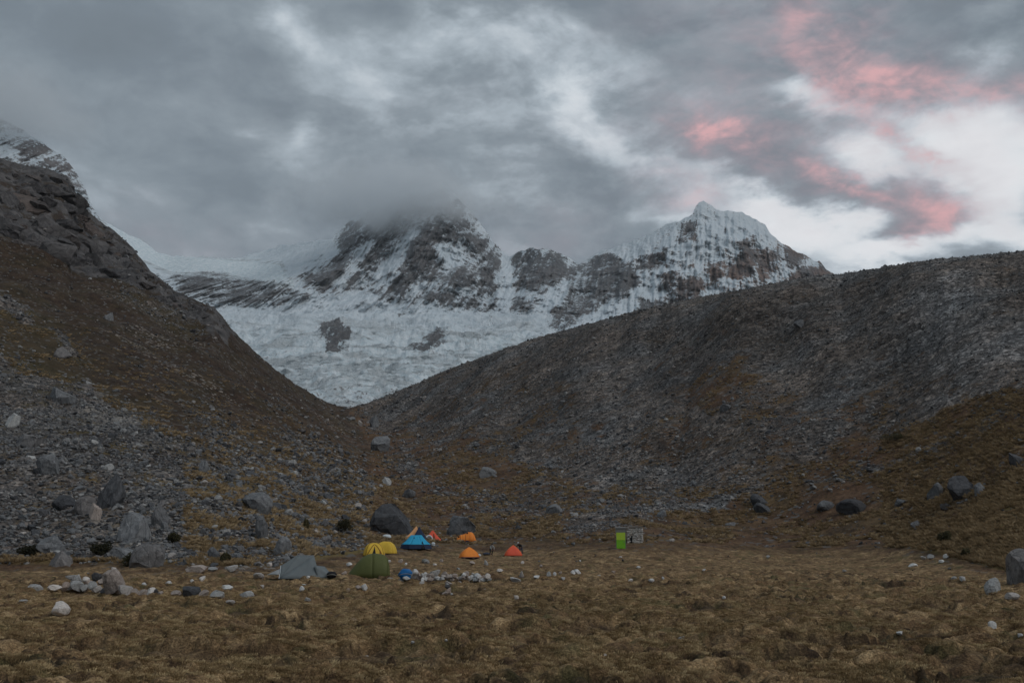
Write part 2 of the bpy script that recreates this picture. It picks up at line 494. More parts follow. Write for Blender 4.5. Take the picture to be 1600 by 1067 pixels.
grey = soft([(525, 560), (640, 480), (1600, 250), (2200, 200), (2200, 640), (1600, 640), (1500, 640), (1420, 690), (1330, 690), (1280, 745), (1150, 775), (1000, 765),
             (900, 760), (820, 730), (700, 690), (610, 690), (560, 660)], 26)
strk = fbm((X * .8 - Y * .25) * .06, (X * .25 + Y * .8) * .022, 75, 2)
scree_r = grey * (.60 + .16 * strk + .16 * (1 - sstep(PY, 470, 640)))
scree_r = np.maximum(scree_r, soft([(600, 690), (850, 690), (1000, 740), (1180, 760), (1060, 800), (900, 830), (780, 815), (660, 770), (600, 740)], 30) * .50)
scree_r = np.maximum(scree_r, soft([(880, 815), (960, 790), (1100, 770), (1200, 740), (1210, 760), (1100, 795), (930, 835), (890, 838)], 12) * .62)
scree_r = np.maximum(scree_r, soft([(1240, 760), (1420, 700), (1560, 640), (1600, 650), (1450, 720), (1300, 770)], 14) * .55)
gap_brown = soft([(665, 720), (760, 705), (830, 740), (800, 775), (690, 765)], 12) + soft([(1370, 690), (1430, 665), (1450, 690), (1390, 715)], 8) + soft([(1090, 600), (1160, 560), (1180, 590), (1120, 640)], 30) * .3
scree = np.where(on_left, scree_l, np.clip(scree_r - gap_brown, 0, 1)) * (1 - meadow)
crag = soft([(-400, 150), (0, 235), (125, 262), (130, 335), (205, 378), (280, 448), (375, 520), (350, 525), (255, 478), (190, 436), (110, 420), (50, 385), (0, 385), (-400, 300)], 14) * on_left
hill = 1 - meadow
green = np.clip(.75 * meadow + .55 * scree_l * on_left + soft([(1430, 860), (1600, 760), (1900, 700), (1900, 900), (1600, 900), (1500, 885)], 18) * .9
                + .25 * on_left * soft([(-200, 420), (60, 480), (200, 640), (460, 800), (300, 800), (-200, 600)], 40), 0, 1)
pale = on_left * .55 * sstep(fbm(X * .02, Y * .05 + X * .02, 21, 4), .12, .42) * (PX > 130) * (1 - crag)

# relief
nearw = meadow * (RR < 400)
b1 = np.abs(fbm(X * .42, Y * .42, 30, 3)); b2 = np.abs(fbm(X * 1.05, Y * 1.05, 33, 3)); b3 = fbm(X * 3.4, Y * 3.4, 36, 2)
big = fbm(X * .09, Y * .09, 39, 3)
hum = .56 * np.sqrt(b1 + .01) + .34 * np.sqrt(b2 + .01) + .035 * b3
fA = fbm(X * .16 + 3, Y * .34, 44, 4); fB = fbm(X * .34 + 9, Y * .62, 144, 4)
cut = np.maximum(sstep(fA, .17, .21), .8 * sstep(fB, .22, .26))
cut_shade = np.maximum(sstep(fA, .12, .18), .9 * sstep(fB, .17, .23)) * (.5 + .5 * sstep(fbm(X * .11, Y * .2, 149, 3), -.2, .15))              # peat tone, widened to paint shade into hollows and their banks
fade = 1 - .45 * sstep(RR, 60, 105)
Z = Z + nearw * fade * (hum - .32 + .16 * big - .30 * cut)
trail = 1 - sstep(np.abs(PX - np.interp(PY, [930, 960, 1000, 1067], [836, 822, 812, 800]) - 22 * pn(X * .4, Y * .22, 77)), 6, 20)
trail = trail * sstep(PY, 935, 965) * front * .45 * sstep(fbm(X * .4, Y * .2, 78, 3), -.3, .2)
Z = Z - trail * nearw * .10
dark = np.clip(trail + cut_shade * .95 + sstep(.06 - b1, 0, .05) * .75 * sstep(fbm(X * .2, Y * .2, 47, 3), -.15, .15), 0, 1) * meadow * (1 - .5 * sstep(RR, 60, 105)) * (RR < 150)  # trail tone, plus shade painted into hollows, banks and cushion creases
slope = (1 - meadow) * (RR < 1050)
near_crest = 1 - .8 * sstep(RR / crest_r, .86, 1.0) * (1 - sstep(RR / crest_r, 1.0, 1.2))
rel = fbm(X * .035, Y * .035, 50, 3, .5) * 5.0 * np.clip(RR / 300, .3, 1) + fbm(X * .22, Y * .22, 56, 4, .55) * .9 * (1 - .85 * sstep(RR, 110, 240))
rel += scree * (np.abs(fbm(X * .10, Y * .10, 60, 2)) * 1.8 + (1 - sstep(RR, 110, 190)) * (np.abs(fbm(X * .5, Y * .5, 61, 2)) * .9 + fbm(X * 1.3, Y * 1.3, 63, 2) * .3))
Z = Z + slope * rel * near_crest * (.55 + .45 * np.abs(S) / .3).clip(0, 1)
gul = np.abs(fbm((X * .8 - Y * .25) * .030 + 4, Y * .004, 70, 2)) * 6.5                 # gullies down the moraine face
Z = Z + slope * grey * (gul - 2.0) * near_crest
cb = fbm(X * .028 + 5, Y * .028, 80, 5, .6, True)
stepz = np.floor(cb * 5) / 5 + .2 * sstep((cb * 5) % 1, .55, 1.0)
Z = Z + crag * (4 * stepz + 3.0 * fbm(X * .10, Y * .10, 86, 4, .6, True) - 3) * (.25 + .75 * near_crest)
Z[:22] = np.minimum(Z[:22], .12)
# bring the skyline back to where it was
Sn = Z / RR
for it in range(2):
    E2 = np.where((RR > 90) & (RR < 900), Sn - CAM_H / RR, -9)
    cur = E2.max(0); lc = lr[E2.argmax(0)]
    jag = .0012 * pn(theta * 260, theta * 0 + 3, 5) + .0016 * pn(theta * 90, theta * 0 + 9, 6)
    Sn = Sn + sstep(LR - lc[None], math.log(.72), math.log(.97)) * ((want + jag - cur) * wsel)[None]
Z = Sn * RR
PX, PY, DEP = project(X, Y, Z)

VG = np.stack([X, Y, Z], -1)
foot_w = np.where(on_left, sstep(PY, 600, 820), 1.0) * np.ones_like(hill)
hill_c = np.where(front & (RR > 60), 1 - sstep(PY - meadow_line, -12, 30), 0.0)
wa = np.stack([scree, crag, hill_c, foot_w], -1)
tone = np.clip(.95 + .6 * strk + .35 * fbm(X * .02, Y * .02, 171, 4), .6, 1.35)
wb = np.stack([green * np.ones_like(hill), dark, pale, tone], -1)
i0 = np.arange(NR - 1)[:, None] * NT_ + np.arange(NT_ - 1)[None]
quads = np.stack([i0, i0 + 1, i0 + NT_ + 1, i0 + NT_], -1)
region = np.where(meadow > .5, 0, np.where(on_left | (TH < -.3), 1, 2))[:-1, :-1]
TERR = {}
for rid, nm in ((0, 'meadow'), (1, 'hillside'), (2, 'moraine')):
    q = quads[region == rid].reshape(-1, 4)
    u, inv = np.unique(q, return_inverse=True)
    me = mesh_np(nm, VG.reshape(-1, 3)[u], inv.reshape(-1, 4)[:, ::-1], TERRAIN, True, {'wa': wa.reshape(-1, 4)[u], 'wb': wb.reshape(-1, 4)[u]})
    TERR[nm] = link(nm, me)
tag(TERR['meadow'], 'flat brown meadow of cushion turf across the foreground', 'ground', kind='structure')
tag(TERR['hillside'], 'steep brown grass hillside with scree on the left', 'hillside', kind='structure')
tag(TERR['moraine'], 'long dark grey moraine slope on the right', 'hill', kind='structure')
# normals up?
for o in TERR.values():
    if o.data.polygons[len(o.data.polygons) // 2].normal.z < 0:
        o.data.flip_normals()
# the patch the camera stands on
ang = np.linspace(-math.pi, math.pi, 40, endpoint=False)
V = [(0, 0, float(Z[0].mean()))] + [(1.56 * math.sin(a), 1.56 * math.cos(a), float(Z[0].mean()) - .02) for a in ang]
cp_ = link('meadow_patch', mesh_py('meadow_patch', V, [(0, 1 + (i + 1) % 40, 1 + i) for i in range(40)], TERRAIN, True))
tag(cp_, 'patch of brown turf under the viewer', 'ground', kind='structure')

EL = (Z - CAM_H) / RR
ELM = np.maximum.accumulate(EL, 0)


def ground_at(px, py):
    """first point of the ground met by the ray through a pixel"""
    a, c, s = ray(px, py)
    th = math.atan2(a, c); e = s / math.hypot(a, c)
    j = int(np.clip(np.searchsorted(theta, th), 1, NT_ - 1))
    if abs(theta[j - 1] - th) < abs(theta[j] - th): j -= 1
    col = ELM[:, j]
    i = int(np.searchsorted(col, e))
    i = min(max(i, 1), NR - 1)
    f = (e - col[i - 1]) / max(col[i] - col[i - 1], 1e-9); f = min(max(f, 0), 1)
    r = math.exp(lr[i - 1] + f * (lr[i] - lr[i - 1]))
    return Vector((r * math.sin(th), r * math.cos(th), ground_z(r * math.sin(th), r * math.cos(th))))


def ground_z(x, y):
    th = math.atan2(x, y); l = math.log(max(math.hypot(x, y), 1.51))
    j = int(np.clip(np.searchsorted(theta, th) - 1, 0, NT_ - 2)); i = int(np.clip(np.searchsorted(lr, l) - 1, 0, NR - 2))
    u = (th - theta[j]) / (theta[j + 1] - theta[j]); v = (l - lr[i]) / (lr[i + 1] - lr[i])
    return float((Z[i, j] * (1 - u) + Z[i, j + 1] * u) * (1 - v) + (Z[i + 1, j] * (1 - u) + Z[i + 1, j + 1] * u) * v)

# ------------------------------------------------------------------ snow mountains and glacier
def make_mountain_mat():
    m, t, bs = mat_new('snow_mountain')
    bs.inputs['Roughness'].default_value = 0.75
    pos = t.node('ShaderNodeNewGeometry').outputs['Position']
    at = t.node('ShaderNodeAttribute', attribute_name='wa'); wa = t.node('ShaderNodeSeparateColor'); t.l.new(at.outputs['Color'], wa.inputs[0])
    rock, ice, warm = wa.outputs
    n1 = t.noise(pos, 0.018, 8, 0.68); n2 = t.noise(pos, 0.09, 6, 0.7); n3 = t.noise(pos, 0.004, 4, 0.6)
    mk = t.math('MULTIPLY_ADD', t.math('SUBTRACT', n1, .5), 1.5, rock)
    mk = t.math('MULTIPLY_ADD', t.math('SUBTRACT', n2, .5), 1.35, mk)
    mpl = t.node('ShaderNodeMapping'); t.l.new(pos, mpl.inputs[0]); mpl.inputs['Rotation'].default_value = (0, .5, 0); mpl.inputs['Scale'].default_value = (.16, .16, .075)
    mk = t.math('MULTIPLY_ADD', t.math('SUBTRACT', t.noise(mpl.outputs[0], 1.0, 4, .7), .5), 1.3, mk)
    mk = t.step(mk, .36, .64)
    rk = t.ramp(t.math('MULTIPLY_ADD', n2, .6, t.math('MULTIPLY', n1, .4)), [(.34, (.040, .043, .049)), (.5, (.115, .117, .122)), (.66, (.24, .238, .24))])
    rk = t.mix(t.math('MULTIPLY', warm, t.step(n3, .35, .6)), rk, t.mix(1.0, rk, (1.55, 1.0, .76), 'MULTIPLY'))
    sn = t.mix(t.step(n1, .3, .7), (.58, .65, .70), (.74, .79, .83))
    icec = t.mix(t.step(n2, .35, .65), (.56, .67, .71), (.88, .92, .94))
    mpg = t.node('ShaderNodeMapping'); t.l.new(pos, mpg.inputs[0]); mpg.inputs['Scale'].default_value = (.0075, .0075, .03)
    band = t.noise(mpg.outputs[0], 1.0, 7, .66, .8)
    sn = t.mix(ice, sn, icec)
    cv = t.noise(mpg.outputs[0], 5.0, 5, .65, .6)
    gl = t.math('MULTIPLY', t.step(ice, .12, .5), t.math('SUBTRACT', 1.0, t.step(ice, .74, .86)))
    sn = t.mix(t.math('MULTIPLY', t.step(band, .44, .60), t.math('MULTIPLY', gl, .7)), sn, (.42, .44, .445))
    sn = t.mix(t.math('MULTIPLY', t.step(cv, .52, .60), t.math('MULTIPLY', gl, t.math('MULTIPLY_ADD', t.step(band, .44, .58), .75, .10))), sn, (.20, .23, .245))  # dark crevasse lines: relief shading painted into the ice colour
    c = t.mix(mk, sn, rk)
    t.l.new(c, bs.inputs['Base Color'])
    bump(t, bs, t.math('MULTIPLY_ADD', n2, 8.0, t.math('MULTIPLY', n1, 16.0)), .7, 1.0)
    return m


MOUNTAIN = make_mountain_mat()


def interp_poly(poly, x):
    p = np.asarray(poly, float); return np.interp(x, p[:, 0], p[:, 1])


def jitter(px, amp, seed):
    return amp * (pn(px / 9.0, px * 0 + .5, seed) + .35 * pn(px / 3.7, px * 0 + .5, seed + 1) + 1.2 * pn(px / 26.0, px * 0 + .5, seed + 2))


def relief(crest, foot, ctrl, px0, px1, nu, nv, jit, seed, rockf, icef, warmf, amp, near_amp=.22, cut=None):
    """a mountain face between its foot and its crest; ctrl gives distances (px, py, metres) that are smoothed over the face, noise adds buttresses"""
    u = np.linspace(px0, px1, nu)
    cr = interp_poly(crest, u) - jitter(u, jit, seed)
    ft = interp_poly(foot, u)
    v = np.linspace(0, 1, nv)
    Uu, Vv = np.meshgrid(u, v)
    Py = ft[None] + (cr - ft)[None] * Vv
    C = np.array(ctrl, float)
    cx = C[:, :2] / 250.0
    wt = tps_fit(cx, np.log(C[:, 2]), 1e-3)
    D = np.exp(tps_eval(cx, wt, np.stack([Uu.ravel() / 250, Py.ravel() / 250], 1)).reshape(Uu.shape))
    # buttresses and gullies, noise measured on the mountain in metres
    a = (Uu - 800) / F; b = (533.5 - Py) / F
    c = CP - b * SP; s = SP + b * CP
    xm = a / c * D; zm = s / c * D
    skew = (xm - .42 * zm)
    rib = fbm(skew / 210.0, zm / 700.0, seed + 10, 5, .58, True) + .5 * fbm(xm / 90., zm / 90., seed + 20, 5, .6)
    fl = np.abs(fbm((xm - .25 * zm) / 30., zm / 260., seed + 30, 3, .55))
    rib2 = fbm((xm - .3 * zm) / 75.0, zm / 210.0, seed + 60, 4, .55, True)
    rib = rib + .0
    edge = near_amp + (1 - near_amp) * sstep(1 - Vv, 0, .18)
    D2 = D - amp(Uu, Py) * (rib * 1.15 + rib2 * .50 + fl * .6 - .6) * edge
    k = D2 / c
    V = np.stack([a * k, D2, CAM_H + s * k], -1)
    dxu = np.gradient(V, axis=1); dxv = np.gradient(V, axis=0); nn = np.cross(dxu, dxv); nn /= np.linalg.norm(nn, axis=-1, keepdims=True) + 1e-9
    nz = np.abs(nn[..., 2]); kb = np.ones(9) / 9
    nz = np.apply_along_axis(lambda r_: np.convolve(np.pad(r_, 1, 'edge'), np.ones(3) / 3, 'valid'), 1, nz)
    steep = np.clip(.62 - nz, -.4, .4)
    rk = rockf(Uu + 9 * fbm(xm / 60, zm / 60, seed + 40, 4, .6), Py + 7 * fbm(xm / 60, zm / 60, seed + 44, 4, .6), rib, fl)
    rk = rk + .55 * steep * (rk > .12)
    W = np.stack([np.clip(rk, 0, 1), np.clip(icef(Uu, Py), 0, 1), np.clip(warmf(Uu, Py), 0, 1), np.ones_like(rk)], -1)
    # the far side falls away behind the crest
    back = []
    for kk, (dy, dz) in enumerate(((60, -12), (220, -140), (600, -520))):
        bk = V[-1].copy(); bk[:, 1] += dy; bk[:, 2] += dz; bk[:, 0] *= bk[:, 1] / V[-1][:, 1]
        back.append(bk)
    V = np.concatenate([V, np.array(back)]); W = np.concatenate([W, np.repeat(W[-1:], 3, 0)])
    n0, n1 = V.shape[:2]
    i0 = np.arange(n0 - 1)[:, None] * n1 + np.arange(n1 - 1)[None]
    Q = np.stack([i0, i0 + 1, i0 + n1 + 1, i0 + n1], -1)
    PyA = np.concatenate([Py, np.repeat(Py[-1:], 3, 0)]); UA = np.concatenate([Uu, np.repeat(Uu[-1:], 3, 0)])
    return V, Q, W, UA, PyA


def emit(name, V, Q, W, sel, label, cat):
    q = Q[sel].reshape(-1, 4); u, inv = np.unique(q, return_inverse=True)
    me = mesh_np(name, V.reshape(-1, 3)[u], inv.reshape(-1, 4), MOUNTAIN, True, {'wa': W.reshape(-1, 4)[u]})
    return tag(link(name, me), label, cat, kind='structure')


ROCK = [  # bare rock on the main massif: polygon, strength
    ([(270, 432), (300, 428), (350, 430), (400, 440), (450, 450), (480, 462), (470, 472), (420, 476), (365, 480), (330, 478), (300, 465), (275, 450)], .68),
    ([(520, 372), (545, 345), (600, 318), (690, 296), (730, 322), (760, 362), (795, 402), (790, 470), (770, 492), (735, 490), (705, 480), (660, 470), (625, 488),
      (600, 468), (560, 460), (500, 462), (470, 440), (455, 432), (500, 412), (530, 396)], .58),
    ([(505, 510), (530, 505), (545, 522), (543, 545), (520, 548), (507, 530)], .78),
    ([(625, 545), (660, 525), (690, 515), (697, 530), (680, 550), (650, 558)], .82),
    ([(798, 400), (830, 388), (880, 402), (890, 425), (875, 450), (850, 470), (800, 487), (790, 470), (800, 440)], .66),
    ([(875, 425), (905, 412), (945, 395), (985, 415), (1000, 440), (960, 470), (930, 482), (905, 500), (880, 515), (850, 530), (870, 480), (890, 450)], .60),
    ([(1000, 410), (1030, 400), (1035, 412), (1015, 420), (998, 418)], .75),
    ([(1035, 432), (1052, 430), (1050, 452), (1040, 480), (1032, 480)], .62),
    ([(1080, 432), (1100, 440), (1085, 468), (1072, 465)], .62), ([(1055, 445), (1075, 440), (1070, 470), (1058, 470)], .55),
    ([(1136, 420), (1160, 405), (1178, 405), (1170, 430), (1150, 433), (1140, 430)], .80),
    ([(1160, 380), (1178, 372), (1175, 402), (1160, 404)], .58),
    ([(1188, 400), (1215, 388), (1218, 400), (1200, 430), (1190, 434)], .74),
    ([(1180, 395), (1240, 385), (1260, 400), (1240, 415), (1225, 405), (1190, 402)], .48),
    ([(1265, 415), (1290, 408), (1300, 432), (1270, 440), (1240, 446), (1235, 436)], .72),
    ([(1000, 470), (1060, 470), (1055, 490), (1000, 495)], .52), ([(1110, 420), (1125, 410), (1122, 430), (1112, 440)], .5),
    ([(1060, 352), (1085, 350), (1085, 372), (1062, 374)], .5),
]
STREAK = [  # snow couloirs that cut the rock
    ([(520, 440), (545, 405), (580, 375), (586, 378), (555, 425), (535, 450)], .6), ([(585, 440), (600, 410), (640, 360), (652, 362), (625, 420), (600, 455)], .55),
    ([(685, 388), (718, 385), (718, 408), (700, 420), (690, 405)], .65), ([(650, 440), (700, 443), (745, 452), (742, 460), (690, 456), (640, 452)], .5),
    ([(775, 420), (795, 405), (800, 440), (792, 490), (778, 480)], .6), ([(640, 445), (660, 455), (640, 490), (620, 480)], .4), ([(735, 400), (752, 410), (742, 436), (730, 430)], .35),
    ([(725, 322), (740, 340), (770, 380), (795, 400), (790, 408), (760, 375), (735, 345)], .45), ([(810, 455), (860, 450), (865, 462), (820, 472)], .5),
]


def rock_main(px, py, rib, fl):
    r = np.zeros_like(px)
    for poly, s in ROCK:
        r = np.maximum(r, (.40 + .34 * s) * sstep(poly_sd(px, py, poly), -13, 9))
    for poly, s in STREAK:
        r = r - .75 * s * sstep(poly_sd(px, py, poly), -9, 6)
    r = r + (.34 * (rib - .32) + .30 * (.22 - fl)) * sstep(r, .02, .3)
    hi = sstep(px, 940, 1000) * (py < 520)
    r = r + hi * (.16 * np.clip(rib - .35, 0, 1) + .20 * (fl < .06) + .10)
    glac = sstep(py, 478, 510) * (1 - sstep(px, 900, 980))
    r = r + glac * (.14 + .24 * sstep(py, 530, 635) + .10 * rib)
    return r


def ice_main(px, py):
    top = sstep(poly_sd(px, py, [(150, 335), (200, 360), (260, 392), (330, 400), (440, 410), (460, 450), (400, 440), (330, 430), (270, 430), (200, 400)]), -8, 8)
    glac = sstep(py, 478, 560) * (1 - sstep(px, 800, 900))
    return np.maximum(top * .95, glac * .62 + .1)


crest_main = [(60, 300), (130, 325), (155, 342), (180, 357), (205, 370), (222, 376), (245, 392), (275, 401), (310, 402), (326, 400), (350, 403), (385, 402), (410, 392), (440, 383), (500, 376),
              (520, 371), (545, 345), (580, 325), (620, 306), (660, 294), (690, 284), (705, 296), (722, 316), (738, 334), (752, 352), (770, 378), (795, 401), (803, 396), (815, 391), (832, 388), (850, 390),
              (868, 392), (885, 402), (897, 409), (905, 414), (920, 404), (940, 393), (957, 388), (985, 377), (1010, 370), (1035, 354), (1060, 345), (1082, 336), (1088, 322), (1100, 315), (1113, 322), (1120, 328), (1140, 330),
              (1160, 332), (1180, 344), (1196, 352), (1204, 366), (1222, 379), (1245, 392), (1262, 402), (1272, 410), (1280, 408), (1290, 420), (1310, 430), (1400, 455), (1500, 480)]
foot_main = [(60, 700), (300, 700), (530, 700), (800, 690), (1000, 620), (1200, 560), (1500, 540)]
ctrl_main = [(60, 300, 3500), (155, 342, 3450), (260, 398, 3400), (400, 398, 3450), (520, 371, 3200), (200, 420, 2950), (300, 425, 3050), (440, 440, 2850), (330, 482, 2550), (460, 478, 2520),
             (600, 310, 3180), (690, 288, 3200), (795, 401, 3050), (620, 400, 2850), (700, 400, 2800), (620, 480, 2550), (700, 490, 2480), (780, 490, 2500), (840, 389, 2950), (905, 414, 2980), (850, 480, 2500),
             (530, 560, 1950), (700, 560, 1980), (400, 540, 2200), (850, 540, 2150), (530, 640, 1520), (530, 700, 1350), (300, 700, 1450), (60, 700, 1500), (60, 500, 2400), (800, 690, 1450),
             (1000, 372, 2980), (1100, 316, 3020), (1200, 360, 3000), (1300, 430, 2950), (1000, 480, 2480), (1100, 440, 2640), (1200, 440, 2720), (1000, 620, 2050), (1200, 560, 2250), (1500, 480, 2850), (1500, 540, 2500), (920, 500, 2350)]


def amp_main(px, py):
    glac = sstep(py, 478, 500) * (1 - sstep(px, 860, 950))
    cap = 1 - sstep(poly_sd(px, py, [(60, 320), (205, 368), (330, 398), (450, 380), (510, 378), (470, 430), (400, 438), (270, 428), (60, 420)]), -5, 10) * .75
    return 88 * (1 - .88 * glac) * cap


def warm_main(px, py):
    return .08 + .85 * sstep(px, 960, 1200)


V, Q, W, UA, PA = relief(crest_main, foot_main, ctrl_main, 60, 1500, 1180, 330, 3.0, 100, rock_main, ice_main, warm_main, amp_main)
# crevasses and seracs on the glacier
gz = sstep(PA, 482, 505) * (1 - sstep(UA, 850, 930))
xm, ym = V[..., 0], V[..., 1]
wq = 70 * fbm(xm / 300, ym / 300, 138, 3)
ser = fbm((xm + wq) / 170, (ym + wq) / 110, 140, 4, .5, True)
ser2 = np.abs(fbm((xm + wq) / 60, (ym - wq) / 36, 150, 3, .5))
V[..., 2] += gz * (26 * ser + 18 * ser2 * sstep(ser, .1, .6) - 13)
qp, qu = PA[:-1, :-1], UA[:-1, :-1]
is_gl = (qp > np.interp(qu, [60, 330, 470, 620, 700, 780, 850, 900], [470, 482, 478, 488, 492, 492, 520, 560])) & (qu < 900)
is_cap = ~is_gl & (qu < 500) & (qp < np.interp(qu, [60, 270, 330, 450, 500], [430, 432, 430, 440, 400]))
is_r = ~is_gl & (qu > 905)
emit('glacier', V, Q, W, is_gl, 'broken white glacier filling the valley head', 'glacier')
emit('ice_cap', V, Q, W, is_cap, 'smooth blue-white ice cap on the saddle above dark cliffs', 'glacier')
emit('snow_peak', V, Q, W, is_r, 'sharp fluted snow peak rising behind the moraine', 'mountain')
emit('cloud_capped_peak', V, Q, W, ~is_gl & ~is_cap & ~is_r, 'dark rock peak streaked with snow, summit lost in cloud', 'mountain')


def rock_far(px, py, rib, fl):
    return .44 + .45 * (rib - .3) + .5 * (.2 - fl) - .5 * sstep(poly_sd(px, py, [(-20, 225), (20, 232), (45, 262), (-20, 262)]), -10, 8)


V, Q, W, UA, PA = relief([(-260, 60), (-120, 120), (-40, 170), (0, 186), (40, 206), (70, 226), (100, 246), (120, 272), (134, 296), (142, 318), (156, 342), (170, 372), (200, 420)],
                         [(-260, 420), (0, 420), (200, 440)],
                         [(-260, 60, 2500), (0, 186, 2450), (100, 246, 2400), (200, 420, 2300), (-260, 420, 1900), (0, 420, 1950), (150, 420, 2150)],
                         -260, 200, 330, 150, 1.6, 300, rock_far, lambda a, b: a * 0 + .1, lambda a, b: a * 0 + .2, lambda a, b: 45.0)
emit('snowy_shoulder', V, Q, W, np.ones(Q.shape[:2], bool), 'grey snow-streaked mountain shoulder behind the left ridge, top in cloud', 'mountain')

# ------------------------------------------------------------------ rocks
def voff(t, p):
    nd = t.node('ShaderNodeTexNoise'); t.put(nd.inputs['Vector'], p); nd.inputs['Scale'].default_value = 2.0; nd.inputs['Detail'].default_value = 4
    return nd.outputs['Color']


def make_rock_mat(name, stops, rnd=True, warm=.3):
    m, t, bs = mat_new(name)
    tc = t.node('ShaderNodeTexCoord').outputs['Object']
    oi = t.node('ShaderNodeObjectInfo').outputs['Random']
    off = t.node('ShaderNodeCombineXYZ'); t.put(off.inputs[0], t.math('MULTIPLY', oi, 37.0)); t.put(off.inputs[2], t.math('MULTIPLY', oi, 11.0))
    p = t.vmath('ADD', tc, off.outputs[0])
    n = t.noise(p, 3.2, 6, .68); n2 = t.noise(p, 14.0, 3, .7)
    f = t.math('MULTIPLY_ADD', n, .55, t.math('MULTIPLY', n2, .20))
    f = t.math('MULTIPLY_ADD', oi, .50 if rnd else .12, t.math('SUBTRACT', f, .12 if rnd else 0.0))
    c = t.ramp(f, stops)
    w = t.step(t.math('FRACT', t.math('MULTIPLY', oi, 7.13)), .55, .95)
    c = t.mix(t.math('MULTIPLY', w, warm), c, t.mix(1.0, c, (1.15, .86, .68), 'MULTIPLY'))
    crk = t.voro(t.vmath('ADD', p, t.vmath('MULTIPLY', voff(t, p), (.5, .5, .5))), 1.1, 'DISTANCE_TO_EDGE', 'Distance')
    c = t.mix(t.math('SUBTRACT', 1.0, t.step(crk, .0, .035)), c, t.mix(1.0, c, (.55, .55, .56), 'MULTIPLY'))
    lich = t.step(t.noise(p, 5.5, 5, .7), .56, .64)
    c = t.mix(t.math('MULTIPLY', lich, .55), c, t.mix(1.0, c, (.42, .42, .42), 'MULTIPLY'))
    t.l.new(c, bs.inputs['Base Color'])
    bump(t, bs, t.math('MULTIPLY_ADD', n2, .04, t.math('MULTIPLY', n, .12)), .7, 1.0)
    return m


ROCK_MIX = make_rock_mat('scree_rock', [(.12, (.045, .045, .048)), (.36, (.13, .13, .133)), (.60, (.22, .218, .216)), (.80, (.40, .39, .375))])
ROCK_DARK = make_rock_mat('dark_rock', [(.25, (.030, .031, .034)), (.45, (.082, .084, .090)), (.65, (.15, .15, .155))], False, .2)
ROCK_GREY = make_rock_mat('grey_rock', [(.22, (.060, .062, .065)), (.42, (.155, .157, .162)), (.65, (.31, .31, .31))], False, .3)
ROCK_PALE = make_rock_mat('pale_rock', [(.14, (.40, .39, .37)), (.36, (.68, .67, .65)), (.60, (.86, .85, .83))], False, .3)
ROCK_TAN = make_rock_mat('tan_rock', [(.22, (.20, .165, .145)), (.42, (.40, .335, .295)), (.65, (.58, .50, .45))], False, .3)


ROCK_LIGHT = make_rock_mat('light_rock', [(.18, (.17, .168, .163)), (.40, (.38, .375, .365)), (.62, (.60, .59, .57))], False, .3)


def rock_mesh(name, seed, sub=2, mat=None, cuts=9, flat=.75, shape=(1, .85, .7)):
    rg = np.random.default_rng(seed)
    bm = bmesh.new(); bmesh.ops.create_icosphere(bm, subdivisions=sub, radius=1.0)
    V = np.array([v.co for v in bm.verts])
    for k in range(cuts):
        n = rg.normal(size=3); n /= np.linalg.norm(n)
        d = rg.uniform(.40, .82)
        e = V @ n - d
        V = np.where(e[:, None] > 0, V - e[:, None] * n[None], V)
    V += .022 * rg.normal(size=V.shape) * (1 if sub > 2 else .8)
    V *= np.array(shape)
    V /= np.abs(V).max(0)            # unit half-sizes
    for v, c in zip(bm.verts, V): v.co = c
    me = bpy.data.meshes.new(name); bm.to_mesh(me); bm.free()
    me.polygons.foreach_set('use_smooth', [False] * len(me.polygons))
    if mat: me.materials.append(mat)
    return me


PROTO_LO = [rock_mesh('rock_low', 900 + k, 1, ROCK_MIX, 5) for k in range(6)]
PROTO = {mt.name: [rock_mesh('rock_' + mt.name, 700 + 31 * q + k, 2, mt, 9) for k in range(7)]
         for q, mt in enumerate((ROCK_DARK, ROCK_GREY, ROCK_PALE, ROCK_TAN, ROCK_LIGHT))}
TONE = {'dark': ROCK_DARK, 'grey': ROCK_GREY, 'pale': ROCK_PALE, 'tan': ROCK_TAN, 'light': ROCK_LIGHT}
_rk = [0]


def rock_obj(name, px, py, w, h, tone, sink=.22, depth=.8, tilt=0.0, parent=None, big=False, at=None, rz=None):
    """a single rock whose foot shows at a pixel; w, h are its seen size in pixels"""
    _rk[0] += 1
    p = Vector(at) if at is not None else ground_at(px, py)
    dist = math.hypot(p.x, p.y)
    k = dist / F
    W, H = w * k / 2, h * k
    hz = H / (2 - 2 * sink)
    mt = TONE[tone]
    me = rock_mesh(name, 3000 + _rk[0], 3, mt, 12) if big else PROTO[mt.name][_rk[0] % 7]
    o = link(name, me, parent)
    rg = random.Random(_rk[0])
    loc = Vector((p.x, p.y, p.z + hz * (1 - 2 * sink)))
    o.rotation_euler = (rg.uniform(-.15, .15), tilt + rg.uniform(-.12, .12), rz if rz is not None else rg.uniform(-.5, .5) + (math.pi if rg.random() < .5 else 0))
    o.scale = (W, W * depth, hz)
    o.location = loc - parent.location if parent is not None else loc
    return o


